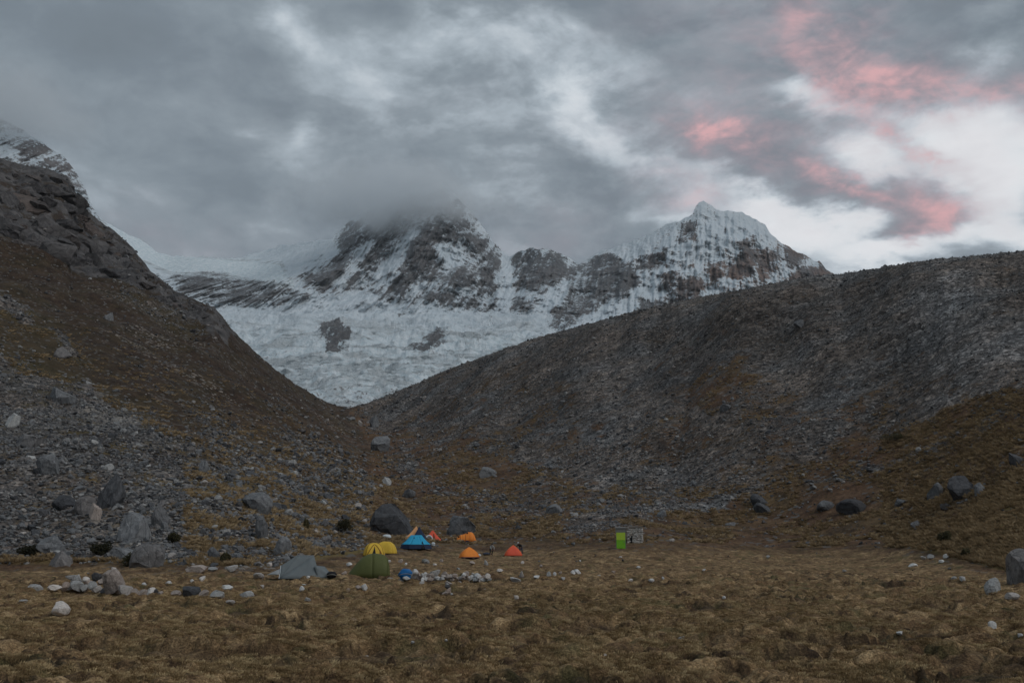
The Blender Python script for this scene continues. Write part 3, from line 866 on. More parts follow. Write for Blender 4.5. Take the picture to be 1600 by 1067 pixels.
def scatter(name, pts, rots, scls, protos, label, cat, mat=None):
    """loose small stuff, one object, instanced over points"""
    pc = bpy.data.collections.new(name + '_pieces')
    for k, me in enumerate(protos):
        pc.objects.link(bpy.data.objects.new('%s_piece_%02d' % (name, k), me))
    me = bpy.data.meshes.new(name)
    me.vertices.add(len(pts)); me.vertices.foreach_set('co', np.asarray(pts, np.float32).ravel())
    for an, arr in (('rot', rots), ('scl', scls)):
        a = me.attributes.new(an, 'FLOAT_VECTOR', 'POINT'); a.data.foreach_set('vector', np.asarray(arr, np.float32).ravel())
    a = me.attributes.new('pick', 'INT', 'POINT'); a.data.foreach_set('value', RNG.integers(0, len(protos), len(pts)).astype(np.int32))
    o = link(name, me)
    ng = bpy.data.node_groups.new(name + '_scatter', 'GeometryNodeTree')
    ng.interface.new_socket('Geometry', in_out='INPUT', socket_type='NodeSocketGeometry')
    ng.interface.new_socket('Geometry', in_out='OUTPUT', socket_type='NodeSocketGeometry')
    N, L = ng.nodes, ng.links
    gi, go = N.new('NodeGroupInput'), N.new('NodeGroupOutput')
    ci = N.new('GeometryNodeCollectionInfo'); ci.inputs['Collection'].default_value = pc
    ci.inputs['Separate Children'].default_value = True; ci.inputs['Reset Children'].default_value = True
    ip = N.new('GeometryNodeInstanceOnPoints'); ip.inputs['Pick Instance'].default_value = True
    L.new(gi.outputs[0], ip.inputs['Points']); L.new(ci.outputs[0], ip.inputs['Instance'])
    for an, dt, sk in (('rot', 'FLOAT_VECTOR', 'Rotation'), ('scl', 'FLOAT_VECTOR', 'Scale'), ('pick', 'INT', 'Instance Index')):
        nd = N.new('GeometryNodeInputNamedAttribute'); nd.data_type = dt; nd.inputs[0].default_value = an
        L.new(nd.outputs[0], ip.inputs[sk])
    L.new(ip.outputs[0], go.inputs[0])
    md = o.modifiers.new('scatter', 'NODES'); md.node_group = ng
    return tag(o, label, cat, kind='stuff')


# --- boulders that can be told apart in the photograph: px, foot row, width, height, tone, label
BOULDERS = [
    (617, 831, 78, 46, 'dark', 'huge dark house-sized boulder behind the tents'),
    (721, 832, 52, 27, 'grey', 'big flat-topped grey boulder behind the orange tents'),
    (205, 838, 62, 44, 'grey', 'long slanting grey boulder low in the left scree'),
    (174, 784, 34, 42, 'dark', 'upright dark boulder in the left scree above the long slanting one'),
    (138, 800, 38, 30, 'grey', 'rounded boulder with a tan face beside the upright dark one'),
    (148, 806, 18, 26, 'tan', 'tan slab leaning on a rounded boulder in the left scree'),
    (103, 792, 36, 18, 'dark', 'low dark wedge boulder left of the tan slab'),
    (46, 697, 50, 26, 'grey', 'flat-topped grey boulder near the left edge of the scree'),
    (22, 664, 26, 18, 'light', 'light grey block at the left edge above the flat-topped boulder'),
    (95, 625, 40, 26, 'grey', 'smooth grey slab high in the left scree'),
    (75, 735, 34, 24, 'grey', 'grey boulder in the middle of the left scree'),
    (80, 858, 40, 26, 'grey', 'blocky grey boulder at the foot of the left scree'),
    (95, 882, 44, 28, 'grey', 'bluish boulder at the edge of the turf on the left'),
    (232, 884, 52, 32, 'grey', 'broad grey boulder half hidden at the meadow edge'),
    (190, 868, 44, 22, 'grey', 'long low boulder behind a dark bush at the meadow edge'),
    (250, 818, 26, 28, 'grey', 'square grey boulder right of the long slanting one'),
    (318, 738, 18, 22, 'grey', 'grey block perched on the rim of the debris lobe'),
    (400, 793, 50, 24, 'grey', 'long grey slab lying down the rim of the debris lobe'),
    (335, 872, 22, 26, 'grey', 'upright grey boulder near the foot of the scree, left of the grey tent'),
    (410, 838, 24, 34, 'grey', 'standing grey boulder above the grey tent'),
    (438, 862, 34, 24, 'grey', 'grey boulder just behind the grey tent'),
    (500, 858, 28, 16, 'grey', 'low grey boulder between the grey and yellow tents'),
    (97, 555, 28, 15, 'grey', 'single grey boulder on the brown hillside at the rim'),
    (169, 498, 15, 13, 'grey', 'small lone boulder high on the brown hillside'),
    (584, 665, 17, 17, 'grey', 'grey boulder in the gully below the glacier'),
    (563, 664, 9, 8, 'light', 'light grey boulder in the gully left of a bigger grey one'),
    (595, 702, 30, 22, 'grey', 'roof-shaped grey boulder in the gully'),
    (604, 755, 15, 10, 'light', 'light grey boulder below the gully above the huge dark one'),
    (1502, 772, 44, 28, 'dark', 'large cracked dark grey block on the right slope'),
    (1462, 775, 24, 20, 'grey', 'smaller block left of the large cracked one'),
    (1591, 725, 26, 20, 'dark', 'dark boulder at the right edge of the slope'),
    (1330, 798, 44, 18, 'dark', 'slanting dark grey boulder in the brown grass below the moraine'),
    (1292, 793, 30, 13, 'grey', 'flat grey stone left of the slanting boulder in brown grass'),
    (1186, 786, 30, 15, 'dark', 'dark grey boulder at the lower end of a stone streak'),
    (1192, 799, 28, 16, 'dark', 'darker boulder leaning under the end of the stone streak'),
    (1408, 787, 30, 11, 'grey', 'low grey boulder right of centre in brown grass'),
    (1480, 794, 20, 8, 'grey', 'thin grey slab lying under the large cracked block'),
    (1430, 822, 14, 12, 'grey', 'small grey boulder at the top of the right bank'),
    (1141, 820, 16, 7, 'grey', 'small flat stone alone in the brown grass, right of the hut'),
    (1596, 906, 56, 44, 'grey', 'bluish boulder cut by the right edge of the picture'),
    (1552, 921, 24, 17, 'light', 'round light grey boulder at the right end of the meadow'),
    (1530, 770, 20, 16, 'grey', 'grey block right of the large cracked block'),
    (1035, 806, 18, 10, 'grey', 'grey boulder on the brown slope above the hut'),
    (760, 742, 30, 16, 'grey', 'grey slab in the middle of the moraine foot'),
    (868, 800, 30, 14, 'grey', 'broad grey boulder at the moraine foot left of the hut'),
    (640, 775, 24, 12, 'grey', 'grey boulder above the huge dark one'),
    (1133, 640, 18, 10, 'grey', 'grey block standing out on the moraine face'),
    (1250, 508, 24, 11, 'grey', 'grey slab high on the moraine face'),
]
for bx_, by_, bw_, bh_, tn_, lb_ in BOULDERS:
    o = rock_obj('boulder', bx_, by_ + bh_ * .08, bw_, bh_ * 1.05, tn_, .42, .85, big=True)
    tag(o, lb_, 'boulder')

MEADOW_STONES = [
    (91, 959, 30, 17, 'pale', 'bright white wedge-shaped stone, nearest on the left turf'),
    (54, 919, 23, 13, 'grey', 'grey rounded stone left of the stone windbreak'), (38, 941, 15, 7, 'grey', 'small flat stone at the far left of the meadow'),
    (226, 912, 8, 4, 'pale', None), (263, 911, 9, 5, 'pale', 'small white stone right behind the left windbreak'), (316, 908, 9, 8, 'pale', None), (300, 907, 7, 4, 'pale', None),
    (353, 920, 20, 6, 'pale', 'long thin white stone in front of the grey tent'), (404, 903, 16, 7, 'grey', None), (408, 915, 12, 7, 'grey', None),
    (296, 931, 31, 13, 'dark', 'long dark flat stone in the row right of the windbreak'), (275, 930, 14, 7, 'tan', 'reddish stone at the left end of the short stone row'),
    (318, 932, 15, 9, 'tan', 'tan stone in the short row beside the long dark one'), (341, 933, 25, 10, 'grey', 'grey stone with white patch in the short row'),
    (385, 934, 22, 10, 'grey', 'grey stone at the right end of the short row'), (360, 943, 15, 6, 'grey', 'small grey stone below the short row'),
    (307, 894, 32, 10, 'tan', 'flat pinkish slab at the meadow edge behind the row'), (333, 891, 16, 6, 'grey', None), (361, 892, 20, 9, 'grey', 'grey stone right of the flat pinkish slab'),
    (805, 908, 19, 9, 'pale', 'smooth white oblong stone in the middle of the meadow'), (815, 901, 8, 9, 'grey', 'grey stone behind the white oblong one'),
    (759, 919, 10, 6, 'pale', None), (806, 935, 11, 6, 'pale', None), (570, 921, 12, 10, 'pale', 'white stone in front of the olive tent'), (560, 921, 10, 6, 'tan', 'tan stone touching the white one before the olive tent'),
    (472, 923, 8, 7, 'pale', None), (477, 913, 12, 5, 'pale', None), (480, 938, 12, 5, 'grey', None), (544, 925, 6, 5, 'tan', None), (420, 884, 10, 6, 'pale', 'white stone left of the grey tent'),
    (482, 903, 6, 4, 'pale', None), (659, 912, 8, 5, 'pale', None), (782, 893, 11, 4, 'pale', None), (738, 882, 9, 5, 'tan', None), (759, 882, 8, 7, 'grey', None), (817, 880, 7, 4, 'pale', None),
    (667, 880, 9, 5, 'grey', None), (626, 879, 8, 5, 'tan', None), (607, 879, 8, 4, 'pale', None), (634, 882, 5, 4, 'pale', None), (839, 903, 11, 4, 'pale', None), (857, 900, 8, 7, 'grey', None), (867, 898, 6, 5, 'pale', None), (875, 897, 6, 4, 'tan', None),
    (896, 896, 9, 7, 'pale', None), (902, 896, 12, 6, 'pale', None), (925, 896, 6, 4, 'tan', None), (935, 899, 9, 4, 'pale', None), (959, 896, 7, 4, 'tan', None), (998, 886, 7, 3, 'pale', None), (970, 871, 6, 3, 'pale', None), (906, 877, 4, 3, 'pale', None),
    (985, 908, 9, 4, 'pale', None), (1017, 907, 10, 4, 'pale', None), (1036, 905, 6, 4, 'grey', None), (1427, 885, 15, 5, 'pale', 'flat white stone on the right edge of the meadow'), (1471, 879, 9, 4, 'pale', None), (1503, 906, 10, 6, 'pale', None), (1490, 904, 9, 5, 'grey', None),
    (1581, 935, 22, 9, 'grey', 'low grey stone below the round light grey boulder'), (1552, 980, 14, 9, 'pale', 'white stone on the right foreground turf'), (1406, 988, 11, 5, 'pale', None), (1164, 949, 7, 4, 'pale', None), (1131, 935, 6, 4, 'pale', None),
    (1595, 992, 8, 5, 'pale', None), (573, 1024, 11, 5, 'pale', 'small white stone in the near turf left of centre'), (645, 1004, 6, 4, 'grey', None), (946, 1024, 6, 3, 'pale', None), (1065, 998, 12, 5, 'grey', None), (697, 1001, 5, 3, 'pale', None),
    (545, 884, 10, 5, 'pale', None), (537, 897, 9, 6, 'tan', None), (610, 901, 12, 5, 'grey', None), (640, 842, 14, 7, 'grey', None), (690, 878, 6, 4, 'tan', None), (1443, 874, 8, 5, 'pale', None), (1455, 872, 10, 6, 'grey', None), (1478, 872, 9, 6, 'pale', None),
    (680, 884, 7, 4, 'pale', None), (716, 889, 6, 4, 'grey', None), (845, 886, 6, 4, 'tan', None), (880, 905, 7, 4, 'grey', None), (1100, 890, 6, 3, 'pale', None), (1250, 905, 6, 3, 'pale', None), (1320, 893, 7, 3, 'grey', None), (1200, 872, 8, 4, 'grey', None),
]
ORD = ['first', 'second', 'third', 'fourth', 'fifth', 'sixth', 'seventh', 'eighth', 'ninth', 'tenth', 'eleventh', 'twelfth', 'thirteenth', 'fourteenth', 'fifteenth', 'sixteenth', 'seventeenth', 'eighteenth']


def label_by_order(rows):
    """things alike in look and place are told apart by their order from left to right"""
    fam = {}
    for r in rows: fam.setdefault((r[2], r[3]), []).append(r)
    for (kind, zone), lst in fam.items():
        lst.sort(key=lambda r: r[1])
        for n, (o, x, kd, zn, cat, grp) in enumerate(lst):
            if len(lst) == 1: lab = '%s %s' % (kd, zn)
            elif n == 0: lab = 'leftmost %s %s' % (kd, zn)
            elif n == len(lst) - 1: lab = 'rightmost %s %s' % (kd, zn)
            else: lab = '%s %s from left %s' % (ORD[n], kd, zn)
            tag(o, lab, cat, grp)


STONE_ME = []
for sx_, sy_, sw_, sh_, tn_, lb_ in MEADOW_STONES:
    o = rock_obj('stone', sx_, sy_, sw_, sh_ * 1.15, 'light' if tn_ == 'grey' else tn_, .16, .9)
    if lb_:
        tag(o, lb_, 'stone')
    else:
        zone = 'left part of the meadow' if sx_ < 520 else 'middle of the meadow near the tents' if sx_ < 830 else 'turf in front of the hut' if sx_ < 1120 else 'right side of the meadow'
        STONE_ME.append((o, sx_, 'small %s %s stone' % ('flat' if sh_ / sw_ < .55 else 'round', {'pale': 'whitish', 'grey': 'grey', 'tan': 'tan', 'dark': 'dark'}[tn_]), 'on the ' + zone, 'stone', 'small stones on the ' + zone))


label_by_order(STONE_ME)


def wall_of(name, label, lst, ox, oy, sc, depth_jit, base_row):
    """loose stones piled in a row; rows of the list are cx, cy, w, h on an enlarged view"""
    mid = sum(q[0] for q in lst) / len(lst)
    root = empty(name, ground_at(ox + mid / sc, oy + base_row / sc))
    tag(root, label, 'stone wall')
    for cx, cy, w, h, tn in lst:
        px, top, bot = ox + cx / sc, oy + (cy - h / 2) / sc, oy + (cy + h / 2) / sc
        g = ground_at(px, oy + base_row / sc)
        dist = math.hypot(g.x, g.y); k = dist / F
        up = (oy + base_row / sc - bot) * k                      # height over the ground of the row
        rock_obj('stone', px, bot, w / sc * 1.15, h / sc * 1.2, 'light' if tn == 'grey' else tn, .10, .9, parent=root, at=(g.x, g.y + random.uniform(-.15, .25) + up * .3, g.z + max(up, -.12) - .03))


TN = ['tan', 'grey', 'pale', 'grey', 'tan', 'pale']
wall_of('stone_windbreak', 'low heap wall of loose stones with one big pointed stone, left meadow',
        [(160, 298, 120, 55, 'pale'), (255, 285, 90, 80, 'tan'), (290, 205, 90, 40, 'grey'), (330, 260, 60, 70, 'grey'), (360, 235, 100, 60, 'grey'), (440, 245, 80, 45, 'pale'), (400, 310, 120, 80, 'grey'),
         (500, 285, 80, 70, 'tan'), (565, 220, 110, 70, 'dark'), (640, 265, 90, 70, 'tan'), (590, 330, 90, 60, 'grey'), (640, 345, 80, 80, 'grey'), (775, 280, 205, 200, 'tan'), (750, 155, 45, 60, 'pale'), (820, 365, 80, 70, 'tan'),
         (850, 390, 50, 40, 'tan'), (925, 360, 120, 100, 'grey'), (1025, 375, 80, 65, 'tan'), (1095, 370, 80, 55, 'tan'), (1165, 395, 120, 85, 'pale'), (1225, 385, 50, 60, 'dark'), (1280, 385, 60, 40, 'tan'), (300, 300, 70, 50, 'grey'), (470, 320, 70, 60, 'grey'), (545, 290, 70, 70, 'grey'), (700, 350, 80, 60, 'dark')],
        60, 870, 6.667, .3, 372)
rg = random.Random(4)
lst = [(275, 170, 70, 55, 'pale'), (265, 215, 70, 50, 'grey'), (190, 225, 90, 40, 'pale'), (135, 260, 100, 35, 'grey'), (500, 185, 110, 65, 'grey'), (605, 190, 70, 75, 'tan'), (865, 195, 70, 60, 'tan'), (970, 205, 60, 50, 'grey'),
       (975, 245, 75, 50, 'pale'), (1060, 245, 80, 40, 'pale'), (1120, 245, 60, 40, 'grey'), (380, 215, 60, 60, 'grey'), (440, 210, 50, 40, 'pale')]
for k in range(44):
    xx = 300 + 830 * (k + rg.random()) / 44
    lst.append((xx, rg.uniform(212, 252) if k % 2 else rg.uniform(195, 225), rg.uniform(42, 72), rg.uniform(34, 55), rg.choice(TN)))
wall_of('stone_ring_wall', 'long low ring wall of small white and grey stones beside a blue tarp', lst, 610, 870, 7.273, .3, 268)
wall_of('cairn', 'small pile of tan stones standing alone before the ring wall',
        [(660, 300, 80, 40, 'tan'), (640, 335, 70, 35, 'dark'), (665, 365, 55, 55, 'tan'), (650, 400, 60, 50, 'tan'), (612, 412, 55, 30, 'tan'), (697, 412, 30, 20, 'pale'), (640, 318, 40, 30, 'grey')], 610, 870, 7.273, .1, 430)

# --- bedrock blocks of the crags on the left ridge, embedded in the hillside
CRAG_M = make_rock_mat('crag_rock', [(.28, (.030, .029, .030)), (.42, (.085, .079, .079)), (.54, (.135, .125, .122)), (.70, (.20, .185, .18))], False, .5)
CRAG_ME = [rock_mesh('outcrop', 8000 + q, 3, CRAG_M, 15) for q in range(10)]
rg = random.Random(21)
crag_poly = np.array([(0, 262), (115, 282), (128, 338), (205, 390), (280, 458), (365, 520), (340, 522), (255, 474), (190, 432), (110, 415), (50, 382), (0, 385)], float)
n_c = 0
while n_c < 130:
    qx, qy = rg.uniform(-30, 365), rg.uniform(258, 522)
    if poly_sd(np.array([float(max(qx, 1))]), np.array([float(qy)]), crag_poly)[0] < 2: continue
    g = ground_at(qx, qy); kk = math.hypot(g.x, g.y) / F
    w = rg.choice([12, 18, 26, 26, 38, 52]) * (1.0 if qx < 210 else .6)
    if qy - np.interp(qx, [p[0] for p in SIL], [p[1] for p in SIL]) < w * .55: w = min(w, 9)
    w *= kk
    o = link('outcrop', CRAG_ME[n_c % 10], TERR['hillside'])
    o.location = g - Vector((0, -w * .10, w * .16)); o.scale = (w * .62, w * rg.uniform(.4, .6), w * rg.uniform(.30, .55))
    o.rotation_euler = (rg.uniform(-.5, .3), rg.uniform(-.2, .5), rg.uniform(-.6, .6) + (3.14 if rg.random() < .5 else 0))
    n_c += 1

# --- countless stones: the largest as boulders of their own, the rest as scree
cand = np.argwhere((RR > 78) & (RR < 760) & (np.abs(TH) < .62) & (EL >= ELM - 1e-6))
pr = np.zeros(len(cand))
ci, cj = cand[:, 0], cand[:, 1]
onl = on_left[ci, cj]
scv = scree[ci, cj]
patch = sstep(fbm(X[ci, cj] * .05, Y[ci, cj] * .05, 91, 4), -.25, .35)
pr = np.where(onl, scv * 2.6 * (.35 + patch), scv * 2.2 * (.25 + patch)) + .07 * (1 - meadow[ci, cj]) + .003 * meadow[ci, cj] * sstep(RR[ci, cj], 75, 105)
pr += .10 * crag[ci, cj] * (.2 + patch)
N_ROCK = 62000
sel = RNG.choice(len(cand), N_ROCK, replace=False, p=pr / pr.sum())
ii, jj = ci[sel], cj[sel]
dist = RR[ii, jj]
u = RNG.random(N_ROCK)
lowz = sstep(PY[ii, jj], 560, 800)
pxs = 2.4 * (1 - u * .985) ** (-1 / 2.6)                                  # power law of seen widths, photograph pixels
pxs = np.where(onl[sel], pxs * (.75 + .75 * lowz), pxs * (.56 + .42 * lowz))
pxs = np.minimum(pxs, 17)
wid = np.clip(pxs * dist / F, .12, 4.5)
pxs = wid * F / dist
jt = (RNG.random((N_ROCK, 2)) - .5)
thj = TH[ii, jj] + jt[:, 0] * .0016; rj = dist * (1 + jt[:, 1] * .004)
pts = np.stack([rj * np.sin(thj), rj * np.cos(thj), Z[ii, jj]], -1)
scl = np.stack([wid / 2 * RNG.uniform(.8, 1.2, N_ROCK), wid / 2 * RNG.uniform(.7, 1.1, N_ROCK), wid / 2 * RNG.uniform(.45, .95, N_ROCK)], -1)
rot = np.stack([RNG.uniform(-.5, .5, N_ROCK), RNG.uniform(-.5, .5, N_ROCK), RNG.uniform(0, 6.28, N_ROCK)], -1)
pts[:, 2] += scl[:, 2] * .25
order = np.argsort(-pxs)
inframe = (PX[ii, jj] > -5) & (PX[ii, jj] < 1605)
top = [k for k in order if inframe[k]][:245]
topset = np.zeros(N_ROCK, bool); topset[top] = True
tones = ['grey', 'grey', 'dark', 'grey', 'light', 'grey', 'dark', 'grey']
WORD = {'grey': 'grey', 'dark': 'dark grey', 'light': 'light grey'}
LABEL_ME = []
for n, k in enumerate(top):
    tn = tones[int(RNG.integers(0, 8))]
    o = link('boulder', PROTO[TONE[tn].name][n % 7])
    o.location = pts[k]; o.rotation_euler = rot[k]; o.scale = scl[k]
    x_, y_ = PX[ii[k], jj[k]], PY[ii[k], jj[k]]
    if onl[sel[k]]:
        zone = ('at the turf edge below the left scree' if y_ > 850 else 'low in the left scree' if y_ > 780 and x_ < 280 else 'in the scree above the grey tent' if y_ > 780 else
                'halfway up the left scree' if y_ > 690 and x_ < 280 else 'on the debris lobe rim' if y_ > 690 else 'high in the left scree' if y_ > 560 else 'among the crags of the left ridge')
    else:
        zone = ('at the meadow edge below the moraine' if y_ > 830 else 'on the moraine foot behind the tents' if x_ < 850 and y_ > 700 else 'on the moraine foot above the hut' if x_ < 1150 and y_ > 700 else
                'in the brown grass below the right slope' if y_ > 700 else 'on the left part of the moraine face' if x_ < 900 else 'on the middle of the moraine face' if x_ < 1250 else 'on the right part of the moraine face')
    sz = 'large' if pxs[k] > 16 else 'middling'
    asp = scl[k][2] / scl[k][0]
    form = 'flat' if asp < .55 else 'squat' if asp < .75 else 'blocky' if asp < .95 else 'upright'
    LABEL_ME.append((o, x_, ('%s %s %s boulder' % (sz, form, WORD[tn])).replace('middling ', ''), zone, 'boulder', 'boulders ' + zone))
label_by_order(LABEL_ME)
rest = ~topset
scatter('scree', pts[rest], rot[rest], scl[rest], PROTO_LO + [m for m in PROTO['grey_rock'][:2]] + PROTO['dark_rock'][:2], 'countless loose grey stones strewn over both slopes', 'scree')


# ------------------------------------------------------------------ grass and bushes
def make_grass_mat(name, c1, c2, c3):
    m, t, bs = mat_new(name)
    oi = t.node('ShaderNodeObjectInfo').outputs['Random']
    pos = t.node('ShaderNodeNewGeometry').outputs['Position']
    n = t.noise(pos, .5, 3, .6)
    c = t.ramp(t.math('MULTIPLY_ADD', oi, .6, t.math('MULTIPLY', n, .4)), [(.2, c1), (.5, c2), (.8, c3)])
    t.l.new(c, bs.inputs['Base Color'])
    return m


STRAW = make_grass_mat('straw_grass', (.16, .105, .052), (.32, .225, .115), (.50, .375, .205))
TUSSOCK = make_grass_mat('tussock_grass', (.17, .118, .062), (.32, .225, .122), (.46, .34, .20))
BUSH = make_grass_mat('bush_leaf', (.018, .017, .009), (.040, .036, .016), (.075, .062, .028))


def tuft_mesh(name, seed, n, spread, hgt, wid, mat, lean=.6):
    rg = random.Random(seed); V = []; Fc = []
    for k in range(n):
        a = rg.uniform(0, 6.283); r = spread * math.sqrt(rg.random()); x, y = r * math.cos(a), r * math.sin(a)
        h = hgt * rg.uniform(.55, 1.1); b = a + rg.uniform(-.8, .8); ln = h * lean * rg.uniform(.3, 1.2)
        wx_, wy_ = -math.sin(b) * wid, math.cos(b) * wid
        i = len(V)
        V += [(x - wx_, y - wy_, -.03), (x + wx_, y + wy_, -.03), (x + math.cos(b) * ln * .45 + wx_ * .7, y + math.sin(b) * ln * .45 + wy_ * .7, h * .65), (x + math.cos(b) * ln, y + math.sin(b) * ln, h)]
        Fc += [(i, i + 1, i + 2), (i, i + 2, i + 3)]
    return mesh_py(name, V, Fc, mat)


TUFT = [tuft_mesh('tuft', 40 + k, 30, .20, .055, .008, STRAW, 1.6) for k in range(4)]
gi_ = np.argwhere((RR > 12.5) & (RR < 75) & (np.abs(TH) < .62) & (dark < .25) & (b1 > .07))
gw = RR[gi_[:, 0], gi_[:, 1]] * (1 - sstep(RR[gi_[:, 0], gi_[:, 1]], 30, 75)) + 1e-9
selg = RNG.choice(len(gi_), 60000, p=gw / gw.sum())
gi0, gi1 = gi_[selg, 0], gi_[selg, 1]
jt = RNG.random((len(selg), 2)) - .5
tg = TH[gi0, gi1] + jt[:, 0] * .003; rg_ = RR[gi0, gi1] * (1 + jt[:, 1] * .006)
gp = np.stack([rg_ * np.sin(tg), rg_ * np.cos(tg), Z[gi0, gi1] + .005], -1)
keep = fbm(gp[:, 0] * .5, gp[:, 1] * .5, 95, 3) > -.12
gp = gp[keep]; ng_ = len(gp)
gs = RNG.uniform(.45, .95, ng_)
scatter('meadow_grass', gp, np.stack([RNG.uniform(-.2, .2, ng_), RNG.uniform(-.2, .2, ng_), RNG.uniform(0, 6.28, ng_)], -1), np.stack([gs, gs, gs * RNG.uniform(.6, 1.2, ng_)], -1), TUFT,
        'short straw-coloured grass covering the near meadow', 'grass')

TUSS = [tuft_mesh('tussock', 60 + k, 60, .26, .38, .016, TUSSOCK, 1.1) for k in range(4)]
ti = np.argwhere((RR > 76) & (RR < 330) & (np.abs(TH) < .62) & (meadow < .5) & (scree < .55) & (crag < .4) & (EL >= ELM - 1e-6))
tw = np.where(PX[ti[:, 0], ti[:, 1]] > 1380, 2.5, 1.0) * (.3 + 1.4 * green[ti[:, 0], ti[:, 1]]) * sstep(fbm(X[ti[:, 0], ti[:, 1]] * .12, Y[ti[:, 0], ti[:, 1]] * .12, 97, 4), -.1, .3)
tw *= np.where(on_left[ti[:, 0], ti[:, 1]] & (PY[ti[:, 0], ti[:, 1]] < 730), .3, 1.0)
tw += .25 * (PX[ti[:, 0], ti[:, 1]] > 1380) + 1e-6
selt = RNG.choice(len(ti), 24000, replace=False, p=tw / tw.sum())
t0, t1 = ti[selt, 0], ti[selt, 1]
tp = np.stack([X[t0, t1], Y[t0, t1], Z[t0, t1]], -1)
ts = RNG.uniform(.5, 1.2, len(selt))
scatter('tussock_grass', tp, np.stack([RNG.uniform(-.2, .2, len(selt)), RNG.uniform(-.2, .2, len(selt)), RNG.uniform(0, 6.28, len(selt))], -1), np.stack([ts, ts, ts], -1), TUSS,
        'dry olive and brown tussock grass on the slopes', 'grass')


def bush(px, py, w, h, label):
    g = ground_at(px, py); k = math.hypot(g.x, g.y) / F
    W, H = w * k / 2, h * k
    root = empty('bush', g); tag(root, label, 'bush', 'dark bushes at the slope foot')
    rg = random.Random(int(px)); V = []; Fc = []
    lobes = [(rg.uniform(-.55, .55), rg.uniform(-.5, .5), rg.uniform(.35, .7), rg.uniform(.3, .5)) for _ in range(9)]
    for q in range(1500):
        lx, ly, lz, lr_ = rg.choice(lobes)
        n = Vector((rg.gauss(0, 1), rg.gauss(0, 1), rg.gauss(0, 1))).normalized() * lr_ * rg.uniform(.6, 1.05)
        c = Vector(((lx + n.x) * W, (ly + n.y) * W, max((lz + n.z * .8) * H, .02)))
        d1 = Vector((rg.gauss(0, 1), rg.gauss(0, 1), rg.gauss(0, 1))).normalized() * .10; d2 = d1.orthogonal().normalized() * .05
        i = len(V); V += [c - d1, c + d2, c + d1, c - d2]; Fc.append((i, i + 1, i + 2, i + 3))
    link('foliage', mesh_py('foliage', V, Fc, BUSH), root)
    V = []; Fc = []
    for q in range(7):
        a = rg.uniform(0, 6.28); tip = Vector((math.cos(a) * W * .6, math.sin(a) * W * .6, H * .75)); i = len(V)
        for s in range(3):
            b = s * 2.09; V += [(math.cos(b) * .04, math.sin(b) * .04, -.1)]
        V += [tip]; Fc += [(i, i + 1, i + 3), (i + 1, i + 2, i + 3), (i + 2, i, i + 3)]
    link('stem', mesh_py('stem', V, Fc, BUSH), root)


for a in [(157, 868, 30, 20, 'dark round bush at the turf edge below the long slanting boulder'), (205, 884, 34, 20, 'wide dark bush at the foot of the broad grey boulder'), (270, 848, 26, 16, 'olive bush among rocks right of the slanting boulder'),
          (45, 868, 34, 16, 'low dark bush between boulders at the far left'), (537, 832, 34, 22, 'dark round bush above the yellow tents'), (478, 829, 10, 18, 'small upright dark bush in the scree above the grey tent'),
          (350, 880, 20, 16, 'small bush at the scree foot left of the grey tent'), (1508, 872, 14, 14, 'dark tuft-like bush on the right bank near the turf'), (1478, 848, 24, 18, 'dark bush halfway up the right bank'), (1395, 690, 40, 14, 'dark brown bush on the right part of the moraine foot')]:
    bush(*a)

# ------------------------------------------------------------------ camp
def cloth(name, col, rough=.6, var=.12, trans=0.0):
    m, t, bs = mat_new(name)
    tc = t.node('ShaderNodeTexCoord').outputs['Object']
    n = t.noise(tc, 3.0, 5, .6); n2 = t.noise(tc, 60.0, 2, .5)
    f = t.math('MULTIPLY_ADD', n, .75, t.math('MULTIPLY', n2, .25))
    c = t.mix(f, tuple(x * (1 - var * 2.2) for x in col), tuple(min(1, x * (1 + var * 1.6)) for x in col))
    t.l.new(c, bs.inputs['Base Color'])
    bs.inputs['Roughness'].default_value = rough
    bump(t, bs, n, .25, .06)
    return m


C_GREY = cloth('grey_fabric', (.165, .185, .19)); C_LGREY = cloth('light_grey_fabric', (.36, .37, .37)); C_OLIVE = cloth('olive_fabric', (.105, .115, .038))
C_YEL = cloth('yellow_fabric', (.74, .48, .06)); C_BLUE = cloth('blue_fabric', (.035, .36, .58)); C_NAVY = cloth('navy_fabric', (.022, .035, .075)); C_ORG = cloth('orange_fabric', (.92, .27, .045))
C_PEACH = cloth('pale_orange_fabric', (.80, .40, .18)); C_RED = cloth('red_fabric', (.78, .12, .065)); C_WHITE = cloth('white_fabric', (.62, .66, .68)); C_BLACK = cloth('black_fabric', (.012, .012, .014))
C_TRIM = cloth('dark_red_trim', (.16, .035, .02)); C_CORD = cloth('cord', (.35, .33, .28)); C_TAN = cloth('tan_fabric', (.30, .22, .14)); C_TARP = cloth('tarp_blue', (.015, .13, .34), .45)
C_SKIN = cloth('skin', (.36, .21, .14), .55); C_HAIR = cloth('dark_hair', (.02, .016, .013)); C_METAL = cloth('pole_metal', (.25, .25, .26), .35)
C_LIME = cloth('lime_panel', (.42, .60, .06), .5); C_GREEN = cloth('green_panel', (.19, .48, .03), .5); C_PANEL = cloth('grey_panel', (.20, .20, .19), .6); C_WOOD = cloth('weathered_wood', (.26, .23, .20), .9)


